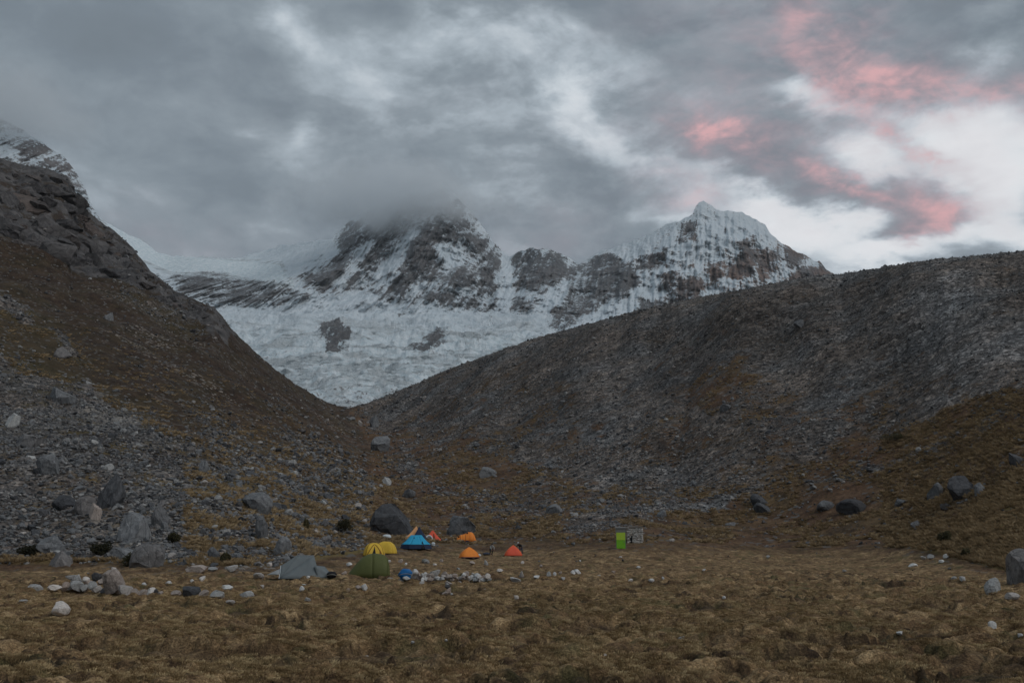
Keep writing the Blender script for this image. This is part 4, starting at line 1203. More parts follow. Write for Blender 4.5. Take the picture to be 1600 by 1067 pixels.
def tube(pts, r, n=6):
    V = []; Fc = []
    P = [Vector(p) for p in pts]
    for i, p in enumerate(P):
        d = (P[min(i + 1, len(P) - 1)] - P[max(i - 1, 0)]).normalized()
        a = d.orthogonal().normalized() if abs(d.z) > .9 else d.cross(Vector((0, 0, 1))).normalized(); b = d.cross(a)
        rr_ = r[i] if hasattr(r, '__len__') else r
        V += [p + (a * math.cos(k * 6.2832 / n) + b * math.sin(k * 6.2832 / n)) * rr_ for k in range(n)]
    for i in range(len(P) - 1):
        for k in range(n):
            Fc.append((i * n + k, i * n + (k + 1) % n, (i + 1) * n + (k + 1) % n, (i + 1) * n + k))
    Fc += [tuple(range(n))[::-1], tuple((len(P) - 1) * n + k for k in range(n))]
    return V, Fc


def part(name, VF, mat, parent, smooth=False, thick=0.0):
    me = mesh_py(name, VF[0], VF[1], mat, smooth)
    o = link(name, me, parent)
    if thick:
        md = o.modifiers.new('thickness', 'SOLIDIFY'); md.thickness = thick; md.offset = -1
    return o


def gridf(fn, nu, nv, u0=0., u1=1., v0=0., v1=1.):
    V = []; Fc = []
    for j in range(nv + 1):
        for i in range(nu + 1):
            V.append(fn(u0 + (u1 - u0) * i / nu, v0 + (v1 - v0) * j / nv))
    for j in range(nv):
        for i in range(nu):
            a = j * (nu + 1) + i
            Fc.append((a, a + 1, a + nu + 2, a + nu + 1))
    return V, Fc


def face_cam(px, py, dz=0.0):
    g = ground_at(px, py); g.z += dz
    return g, -math.atan2(g.x, g.y), math.hypot(g.x, g.y) / F


def guys(root, pairs, mat=None):
    for a, b in pairs:
        part('guy_line', tube([a, b], .006, 4), mat or C_CORD, root)
        part('tent_peg', tube([Vector(b) + Vector((0, 0, .07)), Vector(b) - Vector((0, 0, .1))], .009, 5), C_METAL, root)


def dome(root, w, l, h, mat, trim=None, door=None, sleeve=None, p=.72, rz=0.0):
    """two crossed poles: fabric panels sag between them. one panel for each side"""
    def P(th, t, inset=1.0):
        c, s = math.cos(th), math.sin(th)
        rr_ = 1.0 / (abs(c) ** 3.2 + abs(s) ** 3.2) ** (1 / 3.2)
        k = math.sin(2 * th) ** 2                                    # 1 on the poles
        sag = 1 - .10 * (1 - k) * math.sin(t * math.pi)
        q = math.cos(t * math.pi / 2) ** p * sag * inset
        return (w / 2 * rr_ * c * q, l / 2 * rr_ * s * q, h * math.sin(t * math.pi / 2) ** 1.05 + .03)
    for k in range(4):
        a0 = -math.pi / 4 + k * math.pi / 2
        m_ = door if (door is not None and k == 3) else mat
        part('door' if k == 3 else 'fabric_panel', gridf(lambda u, v: P(a0 + u * math.pi / 2, v), 14, 14), m_, root, True, .01)
        th = a0
        part('pole_sleeve', tube([P(th, q / 12, 1.005) for q in range(13)], .018, 6), sleeve or mat, root, True)
    if trim:
        a = -math.pi / 2
        arc = [P(a - .62 + 1.24 * q / 16, .06 + .62 * math.sin(q / 16 * math.pi), 1.02) for q in range(17)]
        part('door_trim', tube(arc, .03, 6), trim, root, True)
    return P


# 1 grey trekking tent
g, rz, k = face_cam(468, 902)
R_ = empty('grey_tent', g, rz); tag(R_, 'large dull grey ridge tent with side flap, nearest tent on the left', 'tent')
m_ = k * 23.2 / 1.0 * 1.0
sc_ = k * 1600 / 220 / 1.0 * 23.2 / (1600 / 220)     # metres per sketch unit at this distance
FL, FR, BL, BR = (-1.27, -.75, 0), (1.3, -.8, 0), (-1.2, 1.0, 0), (1.25, 1.0, 0)
LT, R1, R2, RT = (-1.2, -.25, .80), (-.2, 0, 1.45), (.86, 0, 1.42), (1.05, .1, .80)


def S3(q): return tuple(c * sc_ for c in q)


def tri_patch(name, a, b, c, mat, n=6, sag=.04, parent=None):
    a, b, c = (Vector(S3(q)) for q in (a, b, c)); nn = (b - a).cross(c - a).normalized(); V = []; Fc = []; idx = {}
    for i in range(n + 1):
        for j in range(n + 1 - i):
            u_, v_ = i / n, j / n; idx[i, j] = len(V)
            V.append(a + (b - a) * u_ + (c - a) * v_ - nn * sag * 27 * u_ * v_ * (1 - u_ - v_))
    for i in range(n):
        for j in range(n - i):
            Fc.append((idx[i, j], idx[i + 1, j], idx[i, j + 1]))
            if i + j < n - 1: Fc.append((idx[i + 1, j], idx[i + 1, j + 1], idx[i, j + 1]))
    return part(name, (V, Fc), mat, parent, True, .008)


for nm, a, b, c in (('front_panel', FL, FR, R2), ('front_panel', FL, R2, R1), ('front_panel', FL, R1, LT), ('back_panel', BR, BL, R1), ('back_panel', BR, R1, R2), ('back_panel', BL, LT, R1), ('side_panel', BL, FL, LT),
                    ('side_panel', FR, BR, R2)):
    tri_patch(nm, a, b, c, C_GREY, parent=R_)
tri_patch('side_flap', (.90, -.55, .80), (2.25, -.5, .02), (1.56, .1, .72), C_GREY, parent=R_); tri_patch('side_flap', (.90, -.55, .80), (1.15, -.75, .02), (2.25, -.5, .02), C_GREY, parent=R_)
tri_patch('side_flap', (.9, .5, .8), (1.56, .1, .72), (2.25, -.5, .02), C_GREY, parent=R_)
tri_patch('awning', (-1.22, -.28, .62), (-2.05, -.1, .22), (-1.27, .5, .25), C_LGREY, parent=R_); tri_patch('awning', (-1.22, -.28, .62), (-1.3, -.7, .25), (-2.05, -.1, .22), C_LGREY, parent=R_)
part('edge_tape', tube([S3((-1.27, -.77, .02)), S3((-1.22, -.52, .42)), S3((-1.2, -.27, .80))], .022, 6), C_WHITE, R_)
part('ridge_seam', tube([S3(R1), S3(R2)], .014, 6), C_LGREY, R_); part('pole', tube([S3((.86, 0, 0)), S3((.86, 0, 1.41))], .015, 6), C_METAL, R_)
guys(R_, [(S3(LT), S3((-2.3, -.8, 0))), (S3((1.56, .1, .72)), S3((2.7, .4, 0)))])

# black bag beside it
def blob_bag(name, px, py, w, h, mat, label, cat, seed, strap=True):
    g, rz, k = face_cam(px, py); root = empty(name, g, rz); tag(root, label, cat)
    rg = np.random.default_rng(seed); bm = bmesh.new(); bmesh.ops.create_icosphere(bm, subdivisions=3, radius=1)
    for v in bm.verts:
        c = np.array(v.co); q = 1 + .13 * math.sin(4 * c[0] + seed) * math.cos(3 * c[1] + 5 * c[2]) + .05 * rg.normal() * .4
        v.co = Vector((math.copysign(abs(c[0]) ** .8, c[0]) * w * k / 2 * q, c[1] * w * k * .35 * q, max((c[2] * q + .85) * h * k / 1.85, 0)))
    me = bpy.data.meshes.new('cover'); bm.to_mesh(me); bm.free(); me.materials.append(mat); me.polygons.foreach_set('use_smooth', [True] * len(me.polygons))
    link('cover', me, root)
    if strap:
        part('strap', tube([(w * k * .5 * math.cos(a), -w * k * .37 * abs(math.sin(a)) - .02, h * k * (.3 + .25 * math.sin(a))) for a in np.linspace(.3, 2.8, 9)], .015, 5), C_CORD, root)
    return root


blob_bag('duffel_bag', 518, 903, 15, 10, C_BLACK, 'black bag lying at the right end of the grey tent', 'bag', 3)
blob_bag('covered_gear', 634, 905, 21, 16, C_TARP, 'heap under a deep blue tarp at the left end of the ring wall', 'tarp', 6)
blob_bag('white_bundle', 604, 842, 14, 7, C_WHITE, 'white bundle lying on rocks left of the blue tent', 'bundle', 9)
blob_bag('gear_sack', 664, 879, 10, 6, C_PANEL, 'grey sack on the grass below the blue tent', 'bag', 14)
blob_bag('gear_sack', 760, 867, 12, 4, C_NAVY, 'dark flat sack on the grass left of the crouching person', 'bag', 17)
blob_bag('white_bundle', 677, 853, 6, 6, C_WHITE, 'small white bundle at the right corner of the blue tent', 'bundle', 19)

# 2 olive tunnel tent
g, rz, k = face_cam(575, 903)
R_ = empty('olive_tent', g, rz); tag(R_, 'olive green tunnel tent beside the grey tent', 'tent')
wO = 66 * k; hO = 36.5 * k
prof = [(0, 0.02, .25), (.10, .30, .55), (.25, .64, .78), (.38, .87, .92), (.52, .985, 1.0), (.68, 1.0, 1.0), (.85, .95, .97), (.94, .80, .90), (.985, .45, .82), (1.0, .02, .80)]
pa = np.array(prof)


def olive(u, v):
    s = np.interp(u, np.linspace(0, 1, len(pa)), pa[:, 0]); H = np.interp(u, np.linspace(0, 1, len(pa)), pa[:, 1]); D = np.interp(u, np.linspace(0, 1, len(pa)), pa[:, 2])
    a = math.pi * v
    return ((s - .5) * wO, -math.cos(a) * D * hO * .62 , max(.02, math.sin(a) ** .75 * H * hO))


part('front_vestibule', gridf(olive, 14, 20, 0, .50), C_OLIVE, R_, True, .01); part('flysheet', gridf(olive, 8, 20, .50, .78), C_OLIVE, R_, True, .01); part('rear_panel', gridf(olive, 9, 20, .78, 1.0), C_OLIVE, R_, True, .01)
for uu in (.50, .78):
    part('pole_sleeve', tube([Vector(olive(uu, q / 16)) * 1.006 for q in range(17)], .022, 6), C_OLIVE, R_, True)
part('hem', tube([(-.44 * wO, -.25 * hO, .04), (-.1 * wO, -.60 * hO, .04), (.42 * wO, -.56 * hO, .04)], .025, 6), C_BLACK, R_)
guys(R_, [((-.49 * wO, 0, .1), (-.62 * wO, -.3, 0)), ((.49 * wO, 0, .5), (.68 * wO, -.4, 0))])

# 3, 4 yellow domes
g, rz, k = face_cam(584, 868)
R_ = empty('yellow_tent', g, rz + .1); tag(R_, 'yellow dome tent with dark red arch and open door', 'tent')
P_ = dome(R_, 33 * k, 30 * k, 19 * k, C_YEL, C_TRIM, sleeve=C_TRIM)
a = -math.pi / 2
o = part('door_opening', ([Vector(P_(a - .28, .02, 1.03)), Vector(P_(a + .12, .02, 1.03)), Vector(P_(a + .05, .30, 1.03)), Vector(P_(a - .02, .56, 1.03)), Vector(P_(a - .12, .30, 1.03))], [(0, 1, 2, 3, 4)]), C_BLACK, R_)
part('door_opening', ([Vector(P_(a + .42, .02, 1.03)), Vector(P_(a + .56, .02, 1.03)), Vector(P_(a + .45, .26, 1.03))], [(0, 1, 2)]), C_TRIM, R_)
guys(R_, [((14 * k, -10 * k, 5 * k), (20 * k, -13 * k, 0))])
g, rz, k = face_cam(601, 865)
R_ = empty('yellow_tent', g + Vector((0, 1.0, 0)), rz - .25); tag(R_, 'plain yellow dome tent behind the one with the arch', 'tent')
dome(R_, 34 * k, 26 * k, 18 * k, C_YEL); guys(R_, [((16 * k, 0, 6 * k), (22 * k, 0, 0))])


# 5 blue mess tent
def hex_tent(root, w, d, h, wall, roofm, wallm, ridge=.16, nside=8):
    pts = [(w / 2 * math.cos(q * 2 * math.pi / nside + math.pi / nside) / math.cos(math.pi / nside), d / 2 * math.sin(q * 2 * math.pi / nside + math.pi / nside) / math.cos(math.pi / nside)) for q in range(nside)]
    for q in range(nside):
        a, b = Vector(pts[q] + (0,)), Vector(pts[(q + 1) % nside] + (0,))
        up = Vector((0, 0, wall)); ta, tb = a * .94 + up, b * .94 + up
        tp_a = Vector((a.x * ridge, 0, h)); tp_b = Vector((b.x * ridge, 0, h))
        part('wall_panel', gridf(lambda u, v: (a + (b - a) * u) * (1 - v) + (ta + (tb - ta) * u) * v, 4, 2), wallm, root, False, .01)
        part('roof_panel', gridf(lambda u, v: (ta + (tb - ta) * u) * (1 - v) + (tp_a + (tp_b - tp_a) * u) * v - Vector((0, 0, .06 * h * math.sin(v * math.pi))), 4, 6), roofm, root, True, .01)


g, rz, k = face_cam(650, 857)
R_ = empty('blue_tent', g, rz); tag(R_, 'bright blue mess tent with navy lower walls', 'tent')
hex_tent(R_, 48 * k, 36 * k, 20.5 * k, 6.5 * k, C_BLUE, C_NAVY, .34)
part('vent', ([(-4.0 * k, -5.5 * k, 14.2 * k), (-2.2 * k, -5.5 * k, 14.2 * k), (-2.2 * k, -4.4 * k, 17 * k), (-3.6 * k, -4.4 * k, 17 * k)], [(0, 1, 2, 3)]), C_NAVY, R_)
part('door_flap', gridf(lambda u, v: ((9.0 + (5.5 * u - 1.0) * (1 - v) + .4 * u) * k, (-19.2 + 6 * v) * k, (.2 + 11.5 * v) * k), 3, 6), C_BLACK, R_, False, .01)
guys(R_, [((20 * k, -9 * k, 6 * k), (27 * k, -14 * k, 0)), ((-20 * k, -9 * k, 6 * k), (-27 * k, -14 * k, 0))])


def pyramid(root, w, d, h, mats, top=(0, 0), names=('fabric_panel',) * 4):
    c = [(-w / 2, -d / 2, 0), (w / 2, -d / 2, 0), (w / 2, d / 2, 0), (-w / 2, d / 2, 0)]; T = Vector((top[0], top[1], h))
    for q in range(4):
        a, b = Vector(c[q]), Vector(c[(q + 1) % 4])
        part(names[q], gridf(lambda u, v: (a + (b - a) * u) * (1 - v) + T * v - Vector((0, 0, .07 * h * math.sin(v * math.pi))), 6, 8), mats[q], root, True, .01)
    part('pole', tube([(T.x, T.y, 0), (T.x, T.y, h + .08)], .02, 6), C_METAL, root)


g, rz, k = face_cam(641, 845)
R_ = empty('pale_orange_tent', g + Vector((0, 4.5, .3)), rz); tag(R_, 'pale orange pyramid tent peeking out left behind the blue tent', 'tent')
pyramid(R_, 30 * k, 24 * k, 20 * k, [C_PEACH] * 4, (4.5 * k, 0)); guys(R_, [((-10 * k, -9 * k, 4 * k), (-19 * k, -14 * k, 0))])
g, rz, k = face_cam(653, 846)
R_ = empty('navy_tent', g + Vector((0, 3.0, .3)), rz); tag(R_, 'dark navy pyramid tent right behind the blue roof', 'tent')
pyramid(R_, 26 * k, 22 * k, 20.5 * k, [C_NAVY] * 4, (-1.5 * k, 0)); guys(R_, [((9 * k, -8 * k, 5 * k), (16 * k, -12 * k, 0))])
g, rz, k = face_cam(675, 844)
R_ = empty('red_tent', g + Vector((0, 1.0, 0)), rz); tag(R_, 'red tent with a white arched entrance behind the blue tent', 'tent')
pyramid(R_, 29 * k, 22 * k, 16.5 * k, [C_RED] * 4, (0, 0))
arc = [(-11 * k + 5.5 * k * (1 - math.cos(t)), -11.6 * k + 2.4 * k * math.sin(t), 7.0 * k * math.sin(t) + .02) for t in np.linspace(0, math.pi, 15)]
part('entrance_arch', tube(arc, .12, 8), C_WHITE, R_, True); part('entrance', (arc, [tuple(range(15))]), C_PANEL, R_)
part('dark_stripe', gridf(lambda u, v: ((1.0 + 3.6 * u * (1 - v)) * k, (-11.3 + 10.6 * v) * k, (.3 + 13.5 * v) * k), 2, 6), C_TRIM, R_, False, .01); part('peak_cap', tube([(0, 0, 15.3 * k), (0, 0, 18.2 * k)], [1.5 * k, .2 * k], 8), C_TAN, R_)

# 7 orange tunnel tent with two vents
g, rz, k = face_cam(728, 846)
R_ = empty('orange_tunnel_tent', g, rz + .12); tag(R_, 'long orange tunnel tent with dark vents under the flat-topped boulder', 'tent')
w_, h_ = 31 * k, 14.5 * k


def orng(u, v):
    H = np.interp(u, [0, .06, .2, .45, .62, .8, .94, 1], [.02, .45, .66, .82, 1.0, .98, .6, .02]); a = math.pi * v
    return ((u - .5) * w_, -math.cos(a) * h_ * .62 * (.5 + .5 * H), max(.02, math.sin(a) ** .8 * H * h_))


for u0, u1, nm in ((0, .3, 'front_vestibule'), (.3, .65, 'flysheet'), (.65, 1, 'rear_panel')):
    part(nm, gridf(orng, 8, 16, u0, u1), C_ORG, R_, True, .01)
for uu in (.2, .45, .65, .85):
    part('pole_sleeve', tube([Vector(orng(uu, q / 14)) * 1.01 for q in range(15)], .025, 6), C_TRIM if uu < .5 else C_ORG, R_, True)
for uu, vv in ((.13, .28), (.55, .34)):
    c = Vector(orng(uu, vv)) + Vector((0, -.06, .03)); part('vent', ([c + Vector((.16 * math.cos(t), -.02 * math.sin(t), .14 * math.sin(t))) for t in np.linspace(0, 6.283, 10, endpoint=False)], [tuple(range(10))]), C_BLACK, R_)
part('hem', tube([(-.05 * w_, -.60 * h_, .1), (.45 * w_, -.5 * h_, .1)], .09, 6), C_NAVY, R_)
guys(R_, [((-.5 * w_, 0, .3), (-.68 * w_, -.4, 0))])
# 8 orange dome, 9 red dome
g, rz, k = face_cam(733, 871)
R_ = empty('orange_tent', g, rz + .2); tag(R_, 'small orange dome tent alone on the grass', 'tent')
dome(R_, 31 * k, 24 * k, 15.5 * k, C_ORG, p=1.7); part('hem', tube([(-14 * k, -11.5 * k, .05), (14 * k, -11.5 * k, .05)], .05, 6), C_NAVY, R_); guys(R_, [((14 * k, 0, 4 * k), (20 * k, -3 * k, 0)), ((-14 * k, 0, 4 * k), (-19 * k, -3 * k, 0))])
blob_bag('white_bundle', 749, 869, 5, 4, C_WHITE, 'small pale bundle at the right corner of the lone orange tent', 'bundle', 23, False)
g, rz, k = face_cam(802, 868)
R_ = empty('red_dome_tent', g, rz); tag(R_, 'red dome tent at the right end of the camp with a person behind', 'tent')
dome(R_, 28 * k, 22 * k, 16 * k, C_RED, p=1.9, sleeve=C_ORG); guys(R_, [((12 * k, 0, 4 * k), (18 * k, -3 * k, 0)), ((-12 * k, 0, 4 * k), (-18 * k, -3 * k, 0))])


# ------------------------------------------------------------------ people
def person(name, loc, rz, J, mats, label, hat=None, bag=None):
    """J: joint positions in metres (x right, y away, z up). one skin-modifier body"""
    root = empty(name, loc, rz); tag(root, label, 'person')
    names = list(J.keys()); idx = {n: i for i, n in enumerate(names)}
    E = [('pelvis', 'belly'), ('belly', 'chest'), ('chest', 'neck'), ('neck', 'head'), ('head', 'crown')]
    R = {'pelvis': .15, 'belly': .14, 'chest': .16, 'neck': .06, 'head': .095, 'crown': .075}
    for s in 'lr':
        E += [('chest', 'sho_' + s), ('sho_' + s, 'elb_' + s), ('elb_' + s, 'wri_' + s), ('wri_' + s, 'palm_' + s), ('pelvis', 'hip_' + s), ('hip_' + s, 'kne_' + s), ('kne_' + s, 'ank_' + s), ('ank_' + s, 'toe_' + s)]
        R.update({'sho_' + s: .085, 'elb_' + s: .06, 'wri_' + s: .038, 'palm_' + s: .042, 'hip_' + s: .12, 'kne_' + s: .08, 'ank_' + s: .055, 'toe_' + s: .045})
    V = [Vector(J[n]) for n in names]; edges = [(idx[a], idx[b]) for a, b in E]; rad = [R[n] for n in names]
    for s in 'lr':
        p, w = Vector(J['palm_' + s]), Vector(J['wri_' + s]); d = (p - w).normalized(); sd_ = d.cross(Vector((0, 1, .2))).normalized()
        for f, (off, ln) in enumerate(((-.035, .070), (-.012, .082), (.012, .078), (.034, .062), (.055, .050))):
            base = p + sd_ * off * (1 if f < 4 else 1.0) + d * (.02 if f < 4 else -.03)
            mid = base + (d if f < 4 else (d * .6 + sd_ * .8).normalized()) * ln * .6; tip = mid + (d * .7 + Vector((0, -.3, -.6))).normalized() * ln * .5
            i = len(V); V += [base, mid, tip]; rad += [.010, .009, .008]; edges += [(idx['palm_' + s], i), (i, i + 1), (i + 1, i + 2)]
    me = bpy.data.meshes.new('body'); me.from_pydata(V, edges, [])
    o = bpy.data.objects.new('body', me); COL.objects.link(o)
    md = o.modifiers.new('skin', 'SKIN')
    for i, sv_ in enumerate(me.skin_vertices[0].data):
        sv_.radius = (rad[i], rad[i]); sv_.use_root = (i == idx['pelvis'])
    o.modifiers.new('smooth', 'SUBSURF').levels = 1
    dg = bpy.context.evaluated_depsgraph_get(); em = bpy.data.meshes.new_from_object(o.evaluated_get(dg))
    bpy.data.objects.remove(o)
    for m in mats: em.materials.append(m)                           # jacket, trousers, skin, shoes
    segs = []
    for a, b in E:
        kind = 2 if a in ('neck', 'head') or a.startswith('wri') else 3 if a.startswith('ank') else 1 if a.startswith(('hip', 'kne')) or b.startswith('hip') else 0
        segs.append((Vector(J[a]), Vector(J[b]), kind))
    for pl in em.polygons:
        c = pl.center; best = None
        for a, b, kind in segs:
            d = b - a; t_ = max(0, min(1, (c - a).dot(d) / max(d.length_squared, 1e-6))); dd = (c - a - d * t_).length
            if best is None or dd < best[0]: best = (dd, kind)
        pl.material_index = best[1]; pl.use_smooth = True
    em.name = 'body'; link('body', em, root)
    h = Vector(J['head']); up = (Vector(J['crown']) - h).normalized()
    bm = bmesh.new(); bmesh.ops.create_icosphere(bm, subdivisions=3, radius=.118)
    bmesh.ops.delete(bm, geom=[v for v in bm.verts if v.co.dot(up) < -.02 and v.co.y < .02], context='VERTS')
    for v in bm.verts: v.co = v.co + h + up * .045
    hm = bpy.data.meshes.new('hair'); bm.to_mesh(hm); bm.free(); hm.materials.append(hat or C_HAIR); link('hat' if hat else 'hair', hm, root)
    fw = Vector((0, -1, 0))
    for sx_, nm in ((-.035, 'eye'), (.035, 'eye')):
        bm = bmesh.new(); bmesh.ops.create_icosphere(bm, subdivisions=1, radius=.012)
        for v in bm.verts: v.co += h + Vector((sx_, -.098, .015))
        e_ = bpy.data.meshes.new('eye'); bm.to_mesh(e_); bm.free(); e_.materials.append(C_BLACK); link('eye', e_, root)
    part('nose', tube([h + Vector((0, -.085, .02)), h + Vector((0, -.118, -.02))], [.008, .018], 6), C_SKIN, root, True)
    return root


# a person bending over gear between the two tents (17 px tall in the picture)
g, rz, k = face_cam(767, 867)
u_ = 17.5 * k / 1.36
J = dict(pelvis=(.05, .12, .78), belly=(.05, .02, .93), chest=(.03, -.14, 1.08), neck=(.0, -.24, 1.20), head=(-.02, -.32, 1.27), crown=(-.03, -.38, 1.35),
         sho_l=(-.15, -.16, 1.10), elb_l=(-.22, -.30, .88), wri_l=(-.16, -.44, .70), palm_l=(-.15, -.47, .63), sho_r=(.21, -.14, 1.10), elb_r=(.28, -.28, .90), wri_r=(.20, -.42, .72), palm_r=(.19, -.45, .65),
         hip_l=(-.06, .10, .74), kne_l=(-.12, -.08, .42), ank_l=(-.12, .10, .08), toe_l=(-.13, -.10, .045), hip_r=(.15, .10, .74), kne_r=(.18, -.04, .42), ank_r=(.20, .14, .08), toe_r=(.21, -.06, .045))
J = {a: tuple(c * u_ for c in b) for a, b in J.items()}
person('person', g, rz + .5, J, [C_LGREY, C_BLACK, C_SKIN, C_BLACK], 'person in grey jacket and black trousers bending beside the orange tent')
# a person stooping behind the red tent, only hood and back show
g, rz, k = face_cam(808, 866)
g = g + Vector((0.25, 2.3, 0)); g.z = ground_z(g.x, g.y)
J = dict(pelvis=(.25, .12, .84), belly=(.20, .05, .98), chest=(.08, -.04, 1.18), neck=(-.02, -.10, 1.30), head=(-.08, -.16, 1.38), crown=(-.12, -.18, 1.48),
         sho_l=(-.12, -.04, 1.20), elb_l=(-.28, -.22, 1.02), wri_l=(-.24, -.42, .90), palm_l=(-.23, -.47, .86), sho_r=(.26, -.02, 1.20), elb_r=(.36, -.20, 1.00), wri_r=(.24, -.38, .88), palm_r=(.22, -.43, .84),
         hip_l=(.14, .12, .80), kne_l=(.10, .0, .46), ank_l=(.10, .16, .08), toe_l=(.08, -.04, .045), hip_r=(.36, .12, .80), kne_r=(.40, .02, .46), ank_r=(.42, .18, .08), toe_r=(.42, -.02, .045))
J = {a: tuple(c * 1.06 for c in b) for a, b in J.items()}
person('person', g, rz, J, [C_BLACK, C_NAVY, C_SKIN, C_BLACK], 'person in black jacket and white hat stooping behind the red tent', hat=C_WHITE)
_g = g

# ------------------------------------------------------------------ latrine cabin and stone hut
def box(x0, x1, y0, y1, z0, z1):
    V = [(x, y, z) for z in (z0, z1) for x, y in ((x0, y0), (x1, y0), (x1, y1), (x0, y1))]
    return V, [(3, 2, 1, 0), (4, 5, 6, 7), (0, 1, 5, 4), (1, 2, 6, 5), (2, 3, 7, 6), (3, 0, 4, 7)]


g, rz, k = face_cam(972, 857.5)
R_ = empty('latrine_cabin', g, rz); tag(R_, 'narrow latrine cabin with lime green door panels', 'cabin')
x0, x1 = -9.3 * k, 6.2 * k
part('side_wall', box(x0, x0 + .06, -.0, 1.5, 0, 31.3 * k), C_PANEL, R_); part('side_wall', box(x1 - .06, x1, 0, 1.5, 0, 30.8 * k), C_PANEL, R_); part('back_wall', box(x0 + .06, x1 - .06, 1.44, 1.5, 0, 31 * k), C_PANEL, R_)
part('top_panel', box(x0 + .06, x1 - .06, .02, .07, 24.6 * k, 31 * k), C_PANEL, R_)
d_ = part('door', box(x0 + .08, x1 - .08, -.02, .05, .6 * k, 13.1 * k), C_GREEN, R_); part('handle', box(x1 - .26, x1 - .22, -.06, -.022, 9 * k, 12 * k), C_METAL, d_)
part('upper_panel', box(x0 + .08, x1 - .08, -.02, .05, 13.3 * k, 24.4 * k), C_LIME, R_)
part('roof', ([(x0 - .1, -.1, 31 * k), (x1 + .1, -.1, 31 * k), (x1 + .1, 1.6, 32.4 * k), (x0 - .1, 1.6, 32.4 * k), (x0 - .1, -.1, 31.4 * k), (x1 + .1, -.1, 31.4 * k), (x1 + .1, 1.6, 32.8 * k), (x0 - .1, 1.6, 32.8 * k)],
               box(0, 1, 0, 1, 0, 1)[1]), C_PANEL, R_)
g2 = ground_at(993, 848)
k = math.hypot(g2.x, g2.y) / F
R2_ = empty('stone_hut', g2 - Vector((0, 0, .1)), rz); tag(R2_, 'small square hut of pale stones with dark doorway beside the green cabin', 'hut')
HW0, HW1, HD, HH = -11.5 * k, 10.5 * k, 2.0, 25.5 * k
rg = random.Random(8)
HUT_A = make_rock_mat('hut_stone_pale', [(.2, (.42, .40, .37)), (.42, (.58, .555, .52)), (.65, (.72, .70, .66))], False, .2)
HUT_B = make_rock_mat('hut_stone_grey', [(.2, (.34, .325, .30)), (.42, (.48, .46, .43)), (.65, (.62, .60, .56))], False, .2)
SM = [rock_mesh('hut_stone', 5000 + q, 1, [HUT_A, HUT_B][q % 2], 6) for q in range(8)]
part('inner_wall', box(HW0 + .12, HW1 - .12, .12, HD - .1, -.3, HH - .08), HUT_A, R2_)
dx0, dx1, dh = -8.2 * k, -4.6 * k, 12.0 * k
nrow = 9
for rowi in range(nrow):
    zc = (rowi + .5) * HH / nrow
    for side in range(3):
        L_ = (HW1 - HW0) if side == 0 else HD
        n = 7 if side == 0 else 5
        for q in range(n):
            c_ = (q + .5 + (.25 if rowi % 2 else -.25)) / n
            if side == 0:
                xx, yy = HW0 + c_ * L_, .06
                if dx0 - .05 < xx < dx1 + .05 and zc < dh + 2 * k: continue
            else:
                xx, yy = (HW0 + .06 if side == 1 else HW1 - .06), c_ * HD
            o = link('stone', SM[rg.randrange(8)], R2_); o.location = (xx, yy, zc); sw = L_ / n * .68
            o.scale = (sw, .16, HH / nrow * .58) if side == 0 else (.16, sw, HH / nrow * .58)
            o.rotation_euler = (rg.uniform(-.2, .2), rg.uniform(-.3, .3), rg.uniform(-.2, .2)); o.scale = Vector(o.scale) * rg.uniform(.85, 1.3); o.location.x += rg.uniform(-.08, .08); o.location.z += rg.uniform(-.06, .06)
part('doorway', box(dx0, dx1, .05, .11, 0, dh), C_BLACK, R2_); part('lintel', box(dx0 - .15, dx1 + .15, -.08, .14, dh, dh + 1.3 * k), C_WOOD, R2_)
part('roof', box(HW0 - .12, HW1 + .12, -.15, HD + .1, HH - .06, HH + .04), C_WOOD, R2_)
for (xa, xb, zt) in ((-8, -9.5, 6), (-5.5, -12.5, 7.5), (-2, -15, 4), (-9, -8.3, 12.5), (-11, -6, 8)):
    part('pole', tube([(xa * k, .5, HH), (xb * k * .7, .7, HH + zt * k)], .022, 5), C_WOOD, R2_)

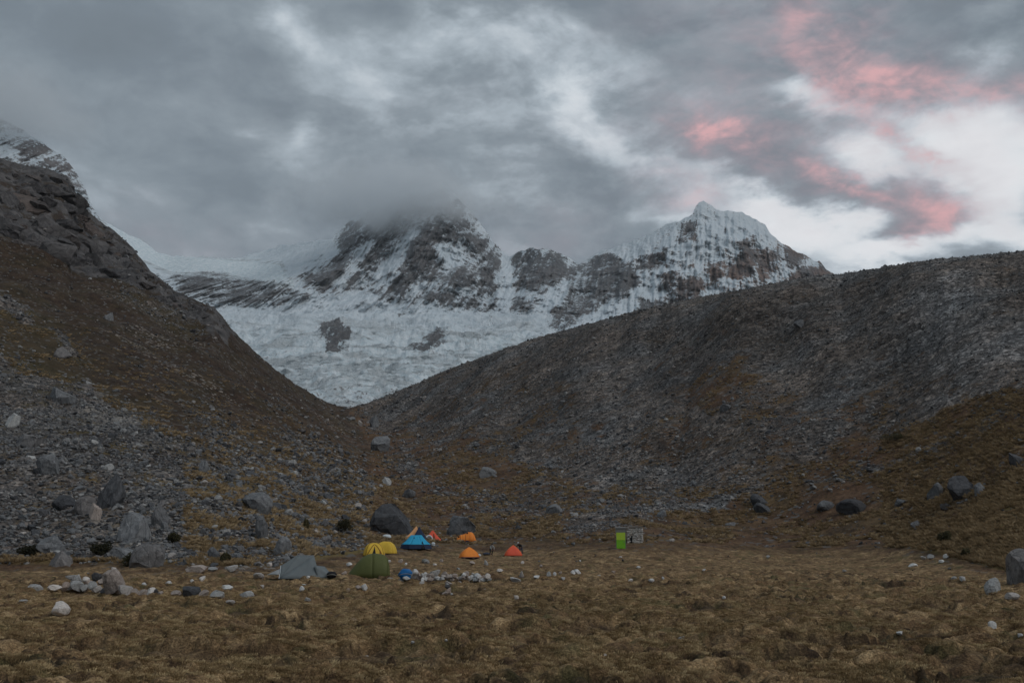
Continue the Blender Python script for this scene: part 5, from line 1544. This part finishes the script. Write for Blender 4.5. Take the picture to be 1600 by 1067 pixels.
# ------------------------------------------------------------------ clouds on the summits
def cloud(name, px, py, d, wx_, wy_, wd, dens, label, seed):
    a, c, s = ray(px, py); k = d / c
    ctr = Vector((a * k, d, CAM_H + s * k))
    sx_, sz_ = wx_ / F * k, wy_ / F * k
    bm = bmesh.new(); bmesh.ops.create_icosphere(bm, subdivisions=3, radius=1.0)
    me = bpy.data.meshes.new(name); bm.to_mesh(me); bm.free()
    m = bpy.data.materials.new(name); m.use_nodes = True; t = NT(m.node_tree); t.n.clear()
    out = t.node('ShaderNodeOutputMaterial'); pv = t.node('ShaderNodeVolumePrincipled')
    pv.inputs['Color'].default_value = (.955, .98, 1.0, 1); pv.inputs['Anisotropy'].default_value = .0
    tc = t.node('ShaderNodeTexCoord').outputs['Object']
    mp = t.node('ShaderNodeMapping'); t.l.new(tc, mp.inputs[0]); mp.inputs['Scale'].default_value = (sx_ / sz_, wd / sz_ * .6, 1.0); mp.inputs['Location'].default_value = (seed, seed * .3, 0)
    n = t.noise(mp.outputs[0], 1.1, 5, .58)
    r = t.vmath('LENGTH', tc)
    f = t.math('MULTIPLY_ADD', t.math('SUBTRACT', n, .5), 1.25, t.math('SUBTRACT', .86, r))
    t.put(pv.inputs['Density'], t.math('MULTIPLY', t.step(f, .0, .55), dens))
    t.l.new(pv.outputs[0], out.inputs['Volume'])
    me.materials.append(m)
    o = link(name, me); o.location = ctr; o.scale = (sx_, wd, sz_)
    return tag(o, label, 'cloud', kind='stuff')


cloud('cloud', 612, 316, 2920, 225, 68, 300, .0095, 'grey cloud wrapped round the summit of the dark central peak', 2.0)
cloud('shoulder_cloud', 5, 168, 2320, 190, 72, 260, .0075, 'grey cloud lying over the mountain shoulder at the left edge', 5.0)


# ------------------------------------------------------------------ the valley air
def haze():
    V, Fc = box(-4200, 4200, -1200, 5200, -3, 1700)
    m = bpy.data.materials.new('haze'); m.use_nodes = True; t = NT(m.node_tree); t.n.clear()
    out = t.node('ShaderNodeOutputMaterial'); pv = t.node('ShaderNodeVolumePrincipled')
    pv.inputs['Color'].default_value = (.90, .95, 1.0, 1); pv.inputs['Density'].default_value = 3.0e-5; pv.inputs['Anisotropy'].default_value = .2
    t.l.new(pv.outputs[0], out.inputs['Volume'])
    return tag(link('haze', mesh_py('haze', V, Fc, m)), 'thin pale haze filling the valley', 'haze', kind='stuff')


haze()
